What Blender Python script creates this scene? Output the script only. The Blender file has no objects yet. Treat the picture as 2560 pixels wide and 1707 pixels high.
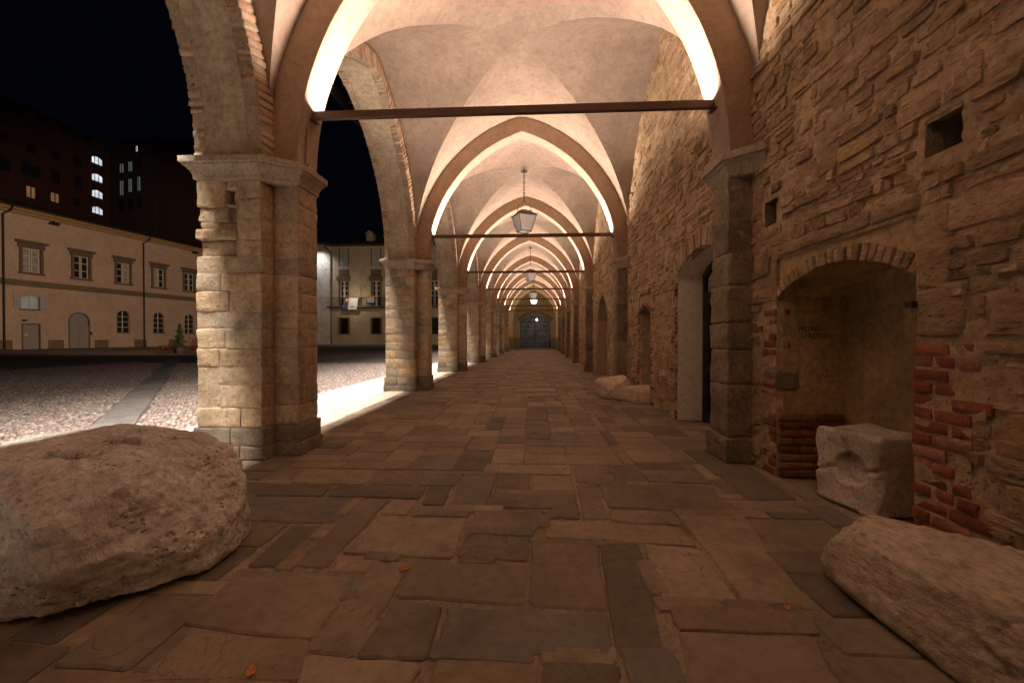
import bpy, bmesh, math, random
import numpy as np
from mathutils import Vector, noise, Matrix
C = bpy.context.scene
COL = C.collection
R = random.Random(7)
U = 1.3                      # eye height in metres; every length below is written in eye heights
PI = math.pi
rad = math.radians

# ------------------------------------------------------------------ camera, night sky, exposure
cd = bpy.data.cameras.new('camera'); cam = bpy.data.objects.new('camera', cd); COL.objects.link(cam)
cd.sensor_width = 36; cd.lens = 14.0; cd.clip_start = 0.05; cd.clip_end = 500
cam.location = (0, 0, U); cam.rotation_euler = (rad(90 - 0.56), 0, rad(2.94))
C.camera = cam
wd = bpy.data.worlds.new('World'); C.world = wd; wd.use_nodes = True
bg = wd.node_tree.nodes['Background']; bg.inputs[0].default_value = (0.12, 0.16, 0.36, 1); bg.inputs[1].default_value = 0.006
C.view_settings.view_transform = 'Standard'; C.view_settings.look = 'None'
C.view_settings.exposure = 0; C.view_settings.gamma = 1
C.cycles.use_denoising = True
C.cycles.max_bounces = 8; C.cycles.diffuse_bounces = 6
C.cycles.sample_clamp_indirect = 8

WARM = (1.0, 0.79, 0.65); COOL = (1.0, 0.89, 0.80)
P_BAR = 310.0; P_WASH = 350.0

def area(name, loc, rot, sx, sy, power, col, spread=180):
    l = bpy.data.lights.new(name, 'AREA'); l.shape = 'RECTANGLE'; l.size = sx * U; l.size_y = sy * U
    l.energy = power; l.color = col; l.spread = rad(spread)
    o = bpy.data.objects.new(name, l); COL.objects.link(o); o.location = Vector(loc) * U; o.rotation_euler = rot
    return o
def spot(name, loc, target, ang, power, col, size=0.1, blend=0.6):
    l = bpy.data.lights.new(name, 'SPOT'); l.energy = power; l.color = col; l.spot_size = rad(ang); l.spot_blend = blend
    l.shadow_soft_size = size
    o = bpy.data.objects.new(name, l); COL.objects.link(o); o.location = Vector(loc) * U
    o.rotation_euler = (Vector(target) - Vector(loc)).to_track_quat('-Z', 'Y').to_euler()
    return o
def point(name, loc, power, col, size=0.06):
    l = bpy.data.lights.new(name, 'POINT'); l.energy = power; l.color = col; l.shadow_soft_size = size
    o = bpy.data.objects.new(name, l); COL.objects.link(o); o.location = Vector(loc) * U
    return o

# ------------------------------------------------------------------ the plan (eye heights)
B = 4.2                                   # bay
def YA(i): return 3.43 + B * i            # pier axis i
XC = -0.205; XL = -1.98; XMI = -2.2; XMO = -2.75; XR = 1.57; XW = 1.76
PD = 0.15; MD = 0.30; ZB = 2.29; ZS = 2.455
RA = 2.50; CA = 0.73                      # transverse arch (half span 1.77)
RT = 0.27                                 # ring depth
RV = RA + RT; RISE = math.sqrt(RV * RV - CA * CA)
HB = B / 2 - PD; C2 = (RISE ** 2 - HB ** 2) / (2 * HB); R2 = HB + C2
HO = B / 2 - MD; RO_RISE = 2.30; C3 = (RO_RISE ** 2 - HO ** 2) / (2 * HO); R3 = HO + C3
YBEND = YA(2); BEND = 0.0165
def bend(x, y):
    return (x + max(0.0, y - YBEND) * BEND, y)
def place(i):                             # position and turn of whatever sits on pier axis i (i may be k+0.5)
    y = YA(i)
    if y <= YBEND + 1e-6: return (0.0, y, 0.0), 0.0
    d = y - YBEND
    return (d * math.sin(BEND), YBEND + d * math.cos(BEND), 0.0), -BEND

# lamps: an LED strip on every tie bar, washers along the outer face, then added fill for cobbles and facades
for i in range(-2, 7):
    p, rz = place(i)
    area('tie_bar_strip_light', (p[0] + XC * math.cos(rz), p[1] + XC * math.sin(rz), 2.985), (PI, 0, rz), 3.36, 0.02, P_BAR * (.95 if i < 0 else 1), WARM, 172)
for k in range(-1, 7):
    p, rz = place(k + 0.5)
    area('washer_light', (p[0] - 3.2, p[1], 4.995), (0, rad(3), rz), 0.008, 4.1, P_WASH * (1.8 if k < 0 else 1 if k < 5 else .6), COOL, 92)
    area('added_washer_fill_light', (p[0] - 3.2, p[1], 4.995), (0, rad(8), rz), 0.008, 4.1, 125 * (1.6 if k < 0 else 1 if k < 5 else .6), COOL, 155)  # wide second lamp added at each washer to brighten the outer cobbles
spot('added_facade_fill_light', (-3.1, 12, 9.3), (-42.5, 42, 5.0), 46, 42000, (1, .69, .48), .2)  # unseen spot added to brighten the cream building
spot('added_facade_fill_light', (-3.1, 24, 9.3), (-20, 56, 6), 46, 15000, (1, .76, .52), .2)  # unseen spot added to brighten the beige house
point('balcony_light', (-25.2, 53.6, 6.4), 260, (1, .8, .55))
spot('tower_light', (-30.6, 53.9, 13.4), (-30.6, 55.75, 10.5), 120, 1500, (.9, .95, 1), .1, 1)
point('gate_bulb_light', (.41, 37.25, 2.45), 60, (.95, .95, 1))
point('lantern_light', (.28, 30.7, 3.3), 40, (1, .82, .56))

# ------------------------------------------------------------------ materials
def nt(m):
    m.use_nodes = True
    t = m.node_tree; t.nodes.clear(); return t
def N(t, kind, **kw):
    n = t.nodes.new(kind)
    for k, v in kw.items():
        if k.startswith('_'): setattr(n, k[1:], v)
        else: n.inputs[k.replace('_', ' ')].default_value = v
    return n
def mathn(t, op, a, b=None, clamp=False):
    n = t.nodes.new('ShaderNodeMath'); n.operation = op; n.use_clamp = clamp
    for k, x in enumerate((a, b)):
        if x is None: continue
        if isinstance(x, (int, float)): n.inputs[k].default_value = x
        else: t.links.new(x, n.inputs[k])
    return n.outputs[0]
def ramp(t, fac, stops, interp='LINEAR'):
    n = t.nodes.new('ShaderNodeValToRGB'); n.color_ramp.interpolation = interp
    e = n.color_ramp.elements
    while len(e) < len(stops): e.new(0.5)
    for k, (p, c) in enumerate(stops):
        e[k].position = p; e[k].color = (c[0], c[1], c[2], 1) if not isinstance(c, (int, float)) else (c, c, c, 1)
    t.links.new(fac, n.inputs[0]); return n.outputs[0]
def mix(t, fac, a, b, mode='MIX'):
    n = t.nodes.new('ShaderNodeMix'); n.data_type = 'RGBA'; n.blend_type = mode
    if isinstance(fac, (int, float)): n.inputs[0].default_value = fac
    else: t.links.new(fac, n.inputs[0])
    for k, x in ((6, a), (7, b)):
        if isinstance(x, tuple): n.inputs[k].default_value = (x[0], x[1], x[2], 1)
        else: t.links.new(x, n.inputs[k])
    return n.outputs[2]
def vnoise(t, pos, scale, detail=4, rough=.6, dist=0.0, kind='ShaderNodeTexNoise'):
    n = N(t, kind); n.inputs['Scale'].default_value = scale
    if kind == 'ShaderNodeTexNoise':
        n.inputs['Detail'].default_value = detail; n.inputs['Roughness'].default_value = rough; n.inputs['Distortion'].default_value = dist
    t.links.new(pos, n.inputs['Vector']); return n.outputs[0]

def stone(name, cols, scale=2.0, mott=.35, dirt=0.0, dirtcol=(.05, .035, .025), light=0.0, lightcol=(.6, .52, .42), bump=.4, bdist=.012, b1=9, b2=55,
          rough=.9, stretch=(1, 1, 1), lines=0.0, pits=0.0, pscale=26, spec=.25, streak=0.0, grit=True, hard=False):
    m = bpy.data.materials.new(name); t = nt(m)
    out = N(t, 'ShaderNodeOutputMaterial'); bs = N(t, 'ShaderNodeBsdfPrincipled')
    bs.inputs['Roughness'].default_value = rough; bs.inputs['Specular IOR Level'].default_value = spec
    t.links.new(bs.outputs[0], out.inputs[0])
    g = N(t, 'ShaderNodeNewGeometry'); at = N(t, 'ShaderNodeAttribute', _attribute_name='tint'); oi = N(t, 'ShaderNodeObjectInfo')
    val = mathn(t, 'FRACT', mathn(t, 'ADD', at.outputs['Fac'], oi.outputs['Random']))
    off = N(t, 'ShaderNodeCombineXYZ'); t.links.new(mathn(t, 'MULTIPLY', val, 31.0), off.inputs[0]); t.links.new(mathn(t, 'MULTIPLY', val, 17.0), off.inputs[2])
    ad = N(t, 'ShaderNodeVectorMath', _operation='MULTIPLY_ADD'); t.links.new(g.outputs['Position'], ad.inputs[0]); ad.inputs[1].default_value = stretch; t.links.new(off.outputs[0], ad.inputs[2])
    pos = ad.outputs[0]; gp = g.outputs['Position']
    k = len(cols)
    col = ramp(t, val, [((j if hard else j + .5) / k, c) for j, c in enumerate(cols)], 'CONSTANT' if hard else 'LINEAR') if k > 1 else None
    n1 = vnoise(t, pos, scale, 6, .65)
    f = ramp(t, n1, [(.3, 1 - mott), (.5, 1.0), (.72, 1 + mott)])
    col = mix(t, 1.0, col if col is not None else cols[0], f, 'MULTIPLY')
    n3 = vnoise(t, pos, scale * 11, 5, .7)
    col = mix(t, 1.0, col, ramp(t, n3, [(.28, .52), (.5, 1.0), (.74, 1.32)] if grit else [(.32, .8), (.5, 1.0), (.7, 1.12)]), 'MULTIPLY')
    if dirt:
        nd = vnoise(t, gp, 1.1, 7, .68, .6); nd2 = vnoise(t, pos, 5, 6, .7)
        ff = mathn(t, 'MULTIPLY', ramp(t, mathn(t, 'ADD', mathn(t, 'MULTIPLY', nd, .7), mathn(t, 'MULTIPLY', nd2, .3)), [(.5, 0.0), (.64, 1.0)]), dirt)
        col = mix(t, ff, col, dirtcol)
    if light:
        nl = vnoise(t, pos, 6.5, 8, .75, .4)
        ff = mathn(t, 'MULTIPLY', ramp(t, nl, [(.57, 0.0), (.68, 1.0)]), light)
        col = mix(t, ff, col, lightcol)
    if streak:
        sv = N(t, 'ShaderNodeVectorMath', _operation='MULTIPLY'); t.links.new(gp, sv.inputs[0]); sv.inputs[1].default_value = (5, 5, .55)
        ff = mathn(t, 'MULTIPLY', ramp(t, vnoise(t, sv.outputs[0], 1.6, 6, .7), [(.54, 0.0), (.7, 1.0)]), streak)
        col = mix(t, ff, col, dirtcol)
    h = mathn(t, 'ADD', mathn(t, 'MULTIPLY', vnoise(t, pos, b1, 9, .68), 1.0), mathn(t, 'MULTIPLY', vnoise(t, pos, b2, 6, .75), .35))
    if pits:
        v = N(t, 'ShaderNodeTexVoronoi'); v.inputs['Scale'].default_value = pscale; t.links.new(pos, v.inputs['Vector'])
        pp = ramp(t, v.outputs['Distance'], [(.05, 0.0), (.35, 1.0)]); msk = ramp(t, vnoise(t, pos, 4, 4), [(.48, 0.0), (.6, 1.0)])
        pm = mathn(t, 'MULTIPLY', mathn(t, 'SUBTRACT', 1.0, pp), msk)
        h = mathn(t, 'SUBTRACT', h, mathn(t, 'MULTIPLY', pm, pits))
        col = mix(t, mathn(t, 'MULTIPLY', pm, .65), col, dirtcol)
    if lines:
        nl = vnoise(t, pos, 1.7, 3, .5, .9)
        fr = mathn(t, 'FRACT', mathn(t, 'MULTIPLY', nl, 9.0))
        crack = ramp(t, fr, [(0.0, 0.0), (.035, 1.0)])
        gate = ramp(t, vnoise(t, pos, .9, 2), [(.5, 0.0), (.58, 1.0)])
        inv = mathn(t, 'MULTIPLY', mathn(t, 'SUBTRACT', 1.0, crack), gate)
        step = mathn(t, 'MULTIPLY', mathn(t, 'MULTIPLY', fr, gate), .7)
        h = mathn(t, 'ADD', mathn(t, 'SUBTRACT', h, mathn(t, 'MULTIPLY', inv, .5 * lines)), mathn(t, 'MULTIPLY', step, lines))
        col = mix(t, mathn(t, 'MULTIPLY', inv, .5), col, dirtcol)
    bp = N(t, 'ShaderNodeBump'); bp.inputs['Strength'].default_value = bump; bp.inputs['Distance'].default_value = bdist
    t.links.new(h, bp.inputs['Height']); t.links.new(bp.outputs[0], bs.inputs['Normal'])
    t.links.new(col, bs.inputs['Base Color'])
    return m
def plain(name, col, rough=.7, metal=0.0, emit=None, es=1.0, spec=.4):
    m = bpy.data.materials.new(name); t = nt(m)
    out = N(t, 'ShaderNodeOutputMaterial'); bs = N(t, 'ShaderNodeBsdfPrincipled')
    bs.inputs['Roughness'].default_value = rough; bs.inputs['Metallic'].default_value = metal; bs.inputs['Specular IOR Level'].default_value = spec
    g = N(t, 'ShaderNodeNewGeometry')
    c = mix(t, 1.0, col, ramp(t, vnoise(t, g.outputs['Position'], 7, 5), [(.3, .82), (.7, 1.15)]), 'MULTIPLY')
    t.links.new(c, bs.inputs['Base Color'])
    if emit:
        ec = mix(t, 1.0, emit, ramp(t, vnoise(t, g.outputs['Position'], .8, 4), [(.3, .55), (.7, 1.1)]), 'MULTIPLY')
        t.links.new(ec, bs.inputs['Emission Color']); bs.inputs['Emission Strength'].default_value = es
    t.links.new(bs.outputs[0], out.inputs[0]); return m

M = {}
M['plaster'] = stone('pink_plaster', [(.31, .23, .175)], scale=.9, mott=.2, dirt=.4, dirtcol=(.19, .13, .092), bump=.8, bdist=.014, b1=5, b2=38, light=.3, lightcol=(.42, .33, .265), grit=False)
M['rib'] = stone('ochre_plaster', [(.36, .24, .155)], scale=1.2, mott=.14, dirt=.25, dirtcol=(.21, .135, .085), bump=.6, bdist=.010, b1=6, b2=45, grit=False)
M['soffit'] = stone('worn_soffit_plaster', [(.43, .34, .24)], scale=1.6, mott=.25, dirt=.45, dirtcol=(.20, .145, .09), bump=.55, bdist=.008, b1=6, b2=40, light=.3, lightcol=(.52, .43, .33), streak=.25)
M['cream'] = stone('cream_limewash', [(.56, .45, .29)], scale=1, mott=.12, bump=.3, bdist=.005)
M['dado'] = stone('grey_dado', [(.27, .235, .19)], scale=1, mott=.15, bump=.3, bdist=.005)
M['ashlar'] = stone('ashlar_sandstone', [(.37, .27, .165), (.43, .335, .225), (.30, .245, .18), (.48, .35, .20), (.36, .295, .22), (.43, .285, .15), (.40, .31, .20)], scale=1.8, mott=.28, dirt=.55, dirtcol=(.10, .075, .05), light=.3, lightcol=(.52, .43, .32), bump=1.0, bdist=.022, b1=9, b2=44, pits=.35)
M['plinth'] = stone('dark_plinth_stone', [(.27, .215, .15), (.20, .165, .12)], scale=2.5, mott=.4, dirt=.6, dirtcol=(.045, .035, .028), light=.5, lightcol=(.42, .34, .24), bump=.9, bdist=.016, pits=.4)
M['darkstone'] = stone('dark_pier_stone', [(.24, .185, .125), (.28, .215, .145), (.20, .155, .11)], scale=2.2, mott=.35, dirt=.6, dirtcol=(.06, .045, .032), light=.4, lightcol=(.42, .34, .24), bump=1.0, bdist=.018, b1=14, b2=60, pits=.35)
M['capital'] = stone('grey_capital_stone', [(.38, .305, .215), (.33, .265, .19)], scale=2.5, mott=.25, dirt=.5, dirtcol=(.10, .08, .055), light=.3, bump=.6, bdist=.01, streak=.4)
M['joint'] = stone('lime_joint', [(.36, .285, .195)], scale=4, mott=.3, dirt=.3, bump=.7, bdist=.012)
M['mortar'] = stone('wall_mortar', [(.50, .36, .225)], scale=1.4, mott=.35, dirt=.45, dirtcol=(.15, .10, .06), light=.4, lightcol=(.56, .42, .28), bump=1.0, bdist=.035, b1=14, b2=50, pits=.35)
M['rubble'] = stone('rubble_stone', [(.44, .295, .165), (.50, .345, .205), (.35, .25, .155), (.48, .32, .165), (.48, .34, .205), (.40, .245, .125), (.56, .41, .265), (.45, .31, .18), (.31, .205, .12)], scale=2.2, mott=.3, dirt=.45, dirtcol=(.10, .07, .045), light=.3, lightcol=(.48, .38, .27), bump=1.0, bdist=.035, b1=17, b2=60, stretch=(1, .7, 1.5), pits=.3)
M['brick'] = stone('red_brick', [(.24, .075, .038), (.30, .105, .052), (.19, .058, .034), (.28, .095, .055), (.31, .16, .10)], scale=4, mott=.35, dirt=.4, dirtcol=(.09, .04, .025), light=.55, lightcol=(.40, .28, .19), bump=.9, bdist=.01, b1=16, b2=80)
M['archbrick'] = stone('tan_arch_brick', [(.42, .30, .20), (.36, .22, .135), (.45, .345, .25), (.39, .275, .185), (.34, .18, .105)], scale=4, mott=.3, dirt=.35, dirtcol=(.13, .09, .055), light=.3, bump=.8, bdist=.01, b1=14, b2=70)
M['slab'] = stone('floor_sandstone', [(.254, .192, .136), (.175, .136, .101), (.294, .226, .157), (.215, .166, .122), (.198, .166, .141), (.333, .254, .175), (.153, .118, .087), (.271, .210, .147), (.206, .154, .110), (.305, .226, .148), (.232, .180, .131), (.254, .189, .127)], scale=1.6, mott=.26, dirt=.5, dirtcol=(.09, .069, .05), light=.25, lightcol=(.38, .30, .215), bump=.9, bdist=.022, b1=7, b2=60, lines=.75, grit=False, hard=True, rough=.72, spec=.35)
M['floorjoint'] = stone('floor_joint', [(.28, .22, .155)], scale=4, mott=.35, dirt=.4, bump=.9, bdist=.012, b1=24, b2=110)
M['sill'] = stone('cream_kerb_stone', [(.44, .36, .27), (.50, .41, .31)], scale=2, mott=.2, dirt=.25, bump=.4, bdist=.008)
M['greypave'] = stone('grey_paving', [(.35, .335, .32), (.40, .38, .365), (.32, .305, .295)], scale=2, mott=.18, dirt=.3, dirtcol=(.14, .13, .12), bump=.4, bdist=.008)
M['cobble'] = stone('river_cobble', [(.17, .145, .13), (.27, .22, .185), (.115, .10, .094), (.25, .165, .12), (.36, .315, .28), (.18, .115, .085), (.22, .185, .16)], scale=6, mott=.25, bump=.3, bdist=.004, b1=30, rough=.6, spec=.4)
M['gritbed'] = stone('cobble_bed', [(.10, .083, .07)], scale=6, mott=.4, bump=1, bdist=.02, b1=14, b2=30)
M['bandstone'] = stone('grey_band_stone', [(.15, .135, .125), (.18, .165, .15), (.13, .12, .11)], scale=2, mott=.25, dirt=.3, bump=.4, bdist=.008)
M['farground'] = stone('dark_far_ground', [(.14, .115, .095)], scale=2, mott=.3, bump=.8, bdist=.01, b1=10, b2=30)
M['limestone'] = stone('pale_limestone', [(.80, .735, .66)], scale=2.6, mott=.24, dirt=.4, dirtcol=(.44, .345, .245), light=.35, lightcol=(.80, .70, .58), bump=1.0, bdist=.045, b1=11, b2=48, pits=.9, pscale=34)
M['tanstone'] = stone('tan_limestone', [(.60, .49, .375)], scale=3, mott=.3, dirt=.5, dirtcol=(.24, .15, .085), light=.35, lightcol=(.60, .49, .37), bump=1.0, bdist=.04, b1=9, b2=50, stretch=(1, .5, 1), pits=.3)
M['carved'] = stone('carved_white_stone', [(.62, .55, .47)], scale=4, mott=.25, dirt=.6, dirtcol=(.24, .19, .13), light=.35, bump=.9, bdist=.012, b1=12, b2=60, pits=.4)
M['reveal'] = stone('white_reveal_plaster', [(.76, .69, .60)], grit=False, scale=1.2, mott=.08, bump=.45, bdist=.012, b1=4, b2=14)
M['nicheplaster'] = stone('stained_ochre_plaster', [(.44, .31, .155)], scale=1.7, mott=.35, dirt=.6, dirtcol=(.17, .115, .06), light=.55, lightcol=(.42, .32, .21), bump=.5, bdist=.012, streak=.45)
M['tanplaster'] = stone('tan_plaster', [(.40, .30, .20)], scale=1.2, mott=.2, dirt=.3, dirtcol=(.2, .14, .09), bump=.4, bdist=.008)
M['facade'] = stone('cream_facade', [(.47, .345, .25)], scale=.35, mott=.1, dirt=.2, dirtcol=(.34, .24, .165), bump=.2, bdist=.006, streak=.15, grit=False)
M['facade2'] = stone('beige_facade', [(.43, .34, .25)], scale=.3, mott=.16, dirt=.4, dirtcol=(.27, .20, .14), bump=.2, bdist=.006, streak=.35, grit=False)
M['towerplaster'] = stone('patchy_white_plaster', [(.50, .45, .40)], scale=.5, mott=.2, dirt=.7, dirtcol=(.25, .15, .10), bump=.8, bdist=.03, streak=.3)
M['brownstone'] = stone('brown_trim_stone', [(.15, .10, .068)], scale=2, mott=.15, bump=.3)
M['cornice'] = stone('ochre_cornice', [(.33, .21, .09)], scale=1, mott=.12, bump=.2)
M['bandpaint'] = stone('olive_brown_band', [(.17, .125, .075)], scale=1, mott=.1, bump=.2)
M['roof'] = stone('dark_roof_tile', [(.06, .035, .025)], scale=2, mott=.3, bump=.5)
M['passage'] = stone('passage_stone', [(.24, .21, .185)], scale=2, mott=.5, dirt=.5, bump=.8, bdist=.03)
M['darkwall'] = stone('dark_block_wall', [(.06, .026, .016)], scale=.4, mott=.12, bump=.3)
M['darkwall2'] = stone('dark_grey_wall', [(.045, .033, .026)], scale=.4, mott=.12, bump=.3)
M['iron'] = plain('dark_iron', (.035, .028, .024), .55, .6)
M['rust'] = plain('rusty_steel', (.115, .062, .04), .55, .35)
M['lampglass'] = None
M['glass'] = plain('dark_window_glass', (.02, .022, .026), .12, 0, spec=.6)
M['curtain_and_reflection'] = stone('pale_curtain_and_reflection', [(.34, .30, .26)], scale=3, mott=.4, stretch=(1, 1, 4), bump=.2)
M['sash'] = plain('white_sash', (.55, .49, .42), .6)
M['doorgrey'] = plain('grey_door_paint', (.27, .245, .235), .6)
M['shutter'] = plain('grey_shutter', (.36, .36, .35), .6)
M['black'] = plain('black_void', (.008, .006, .005), .9)
M['litcool'] = plain('lit_window_cool', (.3, .3, .3), .5, 0, (.78, .88, 1.0), 1.05)
M['litgreen'] = plain('lit_window_green', (.3, .3, .3), .5, 0, (.35, .5, .48), .16)
M['litwarm'] = plain('lit_window_warm', (.3, .3, .3), .5, 0, (1, .45, .14), .16)
M['bulb'] = plain('bulb_glow', (.9, .9, .9), .3, 0, (.85, .92, 1), 14)
M['lamp_on'] = plain('lamp_glow', (.9, .9, .9), .3, 0, (1, .9, .75), 2.2)
M['banner'] = plain('white_banner', (.42, .43, .45), .8)
M['navy'] = plain('navy_print', (.03, .04, .13), .8)
M['orange'] = plain('orange_print', (.7, .2, .03), .8)
M['ink'] = plain('black_ink', (.012, .01, .009), .8)
M['leaf'] = stone('dry_leaf', [(.42, .13, .02), (.33, .09, .02), (.25, .08, .03), (.5, .2, .04)], scale=12, mott=.3, bump=.3, bdist=.003)
M['needle'] = stone('dark_needles', [(.03, .045, .018), (.045, .06, .022), (.022, .035, .015)], scale=6, mott=.3, bump=.2)
M['redleaf'] = stone('red_foliage', [(.12, .025, .012), (.08, .03, .012), (.16, .05, .015)], scale=6, mott=.3, bump=.2)
M['bark'] = stone('bark', [(.07, .045, .03)], scale=8, mott=.3, bump=.8)
M['pot'] = stone('pot_clay', [(.07, .05, .04)], scale=3, bump=.3)
M['copper'] = plain('copper_conduit', (.28, .12, .06), .45, .7)
M['sky'] = None
def mk_glass():
    m = bpy.data.materials.new('frosted_lantern_glass'); t = nt(m)
    out = N(t, 'ShaderNodeOutputMaterial'); a = N(t, 'ShaderNodeBsdfDiffuse'); b = N(t, 'ShaderNodeBsdfTranslucent'); x = N(t, 'ShaderNodeMixShader')
    a.inputs[0].default_value = (.55, .52, .49, 1); b.inputs[0].default_value = (.6, .57, .54, 1); x.inputs[0].default_value = .5
    t.links.new(a.outputs[0], x.inputs[1]); t.links.new(b.outputs[0], x.inputs[2]); t.links.new(x.outputs[0], out.inputs[0]); return m
M['lampglass'] = mk_glass()

# ------------------------------------------------------------------ builders
ORG = {}
class MB:
    def __init__(s): s.v = []; s.f = []; s.t = []
    def add(s, vs, fs, tint=0.0):
        o = len(s.v); s.v += [tuple(p) for p in vs]; s.f += [tuple(o + i for i in q) for q in fs]; s.t += [tint] * len(fs)
    def quad(s, a, b, c, d, tint=0.0): s.add([a, b, c, d], [(0, 1, 2, 3)], tint)
    def box(s, x0, x1, y0, y1, z0, z1, tint=0.0):
        s.add([(x0, y0, z0), (x1, y0, z0), (x1, y1, z0), (x0, y1, z0), (x0, y0, z1), (x1, y0, z1), (x1, y1, z1), (x0, y1, z1)],
              [(0, 3, 2, 1), (4, 5, 6, 7), (0, 1, 5, 4), (1, 2, 6, 5), (2, 3, 7, 6), (3, 0, 4, 7)], tint)
    def tube(s, pts, r, n=6, tint=0.0):
        pts = [Vector(p) for p in pts]; o = []
        for i, p in enumerate(pts):
            d = (pts[min(i + 1, len(pts) - 1)] - pts[max(i - 1, 0)]).normalized()
            a = d.orthogonal().normalized(); b = d.cross(a)
            if o:
                a = (pa - d * pa.dot(d)).normalized(); b = d.cross(a)
            pa = a
            o += [p + (a * math.cos(2 * PI * k / n) + b * math.sin(2 * PI * k / n)) * r for k in range(n)]
        fs = [(i * n + k, i * n + (k + 1) % n, (i + 1) * n + (k + 1) % n, (i + 1) * n + k) for i in range(len(pts) - 1) for k in range(n)]
        fs += [tuple(range(n - 1, -1, -1)), tuple((len(pts) - 1) * n + k for k in range(n))]
        s.add(o, fs, tint)
    def mesh(s, name, smooth=False, org=(0, 0, 0)):
        me = bpy.data.meshes.new(name)
        a = np.array(s.v, dtype=np.float64).reshape(-1, 3) - np.array(org)
        me.from_pydata((a * U).tolist(), [], s.f)
        if any(s.t):
            at = me.attributes.new('tint', 'FLOAT', 'FACE'); at.data.foreach_set('value', np.array(s.t, dtype=np.float32))
        if smooth: me.polygons.foreach_set('use_smooth', [True] * len(me.polygons))
        me.update(); return me
    def build(s, name, mat, parent=None, smooth=False, local=False, kind=None, label=None, cat=None, group=None, origin=None):
        org = (0, 0, 0) if local else (ORG.get(parent.name, (0, 0, 0)) if parent else (origin or (0, 0, 0)))
        o = bpy.data.objects.new(name, s.mesh(name, smooth, org)); COL.objects.link(o)
        o.data.materials.append(M[mat] if isinstance(mat, str) else mat)
        if parent: o.parent = parent; ORG[o.name] = (0, 0, 0) if local else ORG.get(parent.name, (0, 0, 0))
        else: o.location = Vector(org) * U; ORG[o.name] = org
        tag(o, label, cat, group, kind); return o
def tag(o, label=None, cat=None, group=None, kind=None):
    for k, v in (('label', label), ('category', cat), ('group', group), ('kind', kind)):
        if v: o[k] = v
    return o
def thing(name, label, cat, loc=(0, 0, 0), rz=0.0, group=None, kind=None):
    o = bpy.data.objects.new(name, None); COL.objects.link(o); o.empty_display_size = .1
    o.location = Vector(loc) * U; o.rotation_euler = (0, 0, rz); ORG[o.name] = tuple(loc)
    return tag(o, label, cat, group, kind)
def kids(o): return [c for c in KIDS.get(o.name, [])]
KIDS = {}
def reg(root):                                   # remember the tree below root, for copying
    for o in COL.objects:
        if o.parent: KIDS.setdefault(o.parent.name, [])
    KIDS.clear()
    for o in COL.objects:
        if o.parent: KIDS.setdefault(o.parent.name, []).append(o)
def dup(root, loc, rz, label=None):
    c = root.copy(); COL.objects.link(c); c.location = Vector(loc) * U; c.rotation_euler = (0, 0, rz)
    if label: c['label'] = label
    def rec(src, dst):
        for ch in KIDS.get(src.name, []):
            d = ch.copy(); COL.objects.link(d); d.parent = dst; rec(ch, d)
    rec(root, c); return c
def share(name, me, parent, loc, rot=(0, 0, 0), scl=(1, 1, 1)):   # alike pieces share mesh data
    o = bpy.data.objects.new(name, me); COL.objects.link(o); o.parent = parent
    og = ORG.get(parent.name, (0, 0, 0))
    o.location = (Vector(loc) - Vector(og)) * U; o.rotation_euler = rot; o.scale = scl; return o
def fr(p, f, seed=0.0): return noise.noise(Vector((p[0] * f + seed, p[1] * f - seed, p[2] * f + 2.3 * seed)))
ORD = ['first', 'second', 'third', 'fourth', 'fifth', 'sixth', 'seventh', 'eighth', 'ninth']

def rbox(x0, x1, y0, y1, z0, z1, r=.02, seg=(0, 0, 0), amp=.006, freq=6, seed=0.0, fn=None):
    """stone block with rounded edges; seg = extra cuts per axis; every vertex weathered by noise"""
    lo = (x0, y0, z0); hi = (x1, y1, z1); ax = []
    for a in range(3):
        rr = min(r, (hi[a] - lo[a]) * .33)
        ax.append([lo[a], lo[a] + rr] + [lo[a] + rr + (hi[a] - lo[a] - 2 * rr) * k / (seg[a] + 1) for k in range(1, seg[a] + 1)] + [hi[a] - rr, hi[a]])
    idx = {}; vs = []; fs = []
    def vid(i, j, k):
        key = (i, j, k)
        if key not in idx:
            p = Vector((ax[0][i], ax[1][j], ax[2][k]))
            q = Vector([min(max(p[a], lo[a] + min(r, (hi[a] - lo[a]) * .33)), hi[a] - min(r, (hi[a] - lo[a]) * .33)) for a in range(3)])
            d = p - q
            if d.length > 1e-6: p = q + d.normalized() * min(r, d.length)
            if amp:
                n3 = noise.noise_vector(p * freq + Vector((seed, seed * .7, -seed)))
                p = p + n3 * amp
            if fn: p = fn(p)
            idx[key] = len(vs); vs.append(p)
        return idx[key]
    n = [len(a) - 1 for a in ax]
    for i in range(n[0]):
        for j in range(n[1]):
            fs.append((vid(i, j, 0), vid(i, j + 1, 0), vid(i + 1, j + 1, 0), vid(i + 1, j, 0)))
            fs.append((vid(i, j, n[2]), vid(i + 1, j, n[2]), vid(i + 1, j + 1, n[2]), vid(i, j + 1, n[2])))
    for i in range(n[0]):
        for k in range(n[2]):
            fs.append((vid(i, 0, k), vid(i + 1, 0, k), vid(i + 1, 0, k + 1), vid(i, 0, k + 1)))
            fs.append((vid(i, n[1], k), vid(i, n[1], k + 1), vid(i + 1, n[1], k + 1), vid(i + 1, n[1], k)))
    for j in range(n[1]):
        for k in range(n[2]):
            fs.append((vid(0, j, k), vid(0, j, k + 1), vid(0, j + 1, k + 1), vid(0, j + 1, k)))
            fs.append((vid(n[0], j, k), vid(n[0], j + 1, k), vid(n[0], j + 1, k + 1), vid(n[0], j, k + 1)))
    return vs, fs
def block(name, mat, parent, dims, **kw):
    m = MB(); m.add(*rbox(*dims, **kw)); return m.build(name, mat, parent, smooth=True, local=kw.get('local', True) if False else True)

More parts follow.
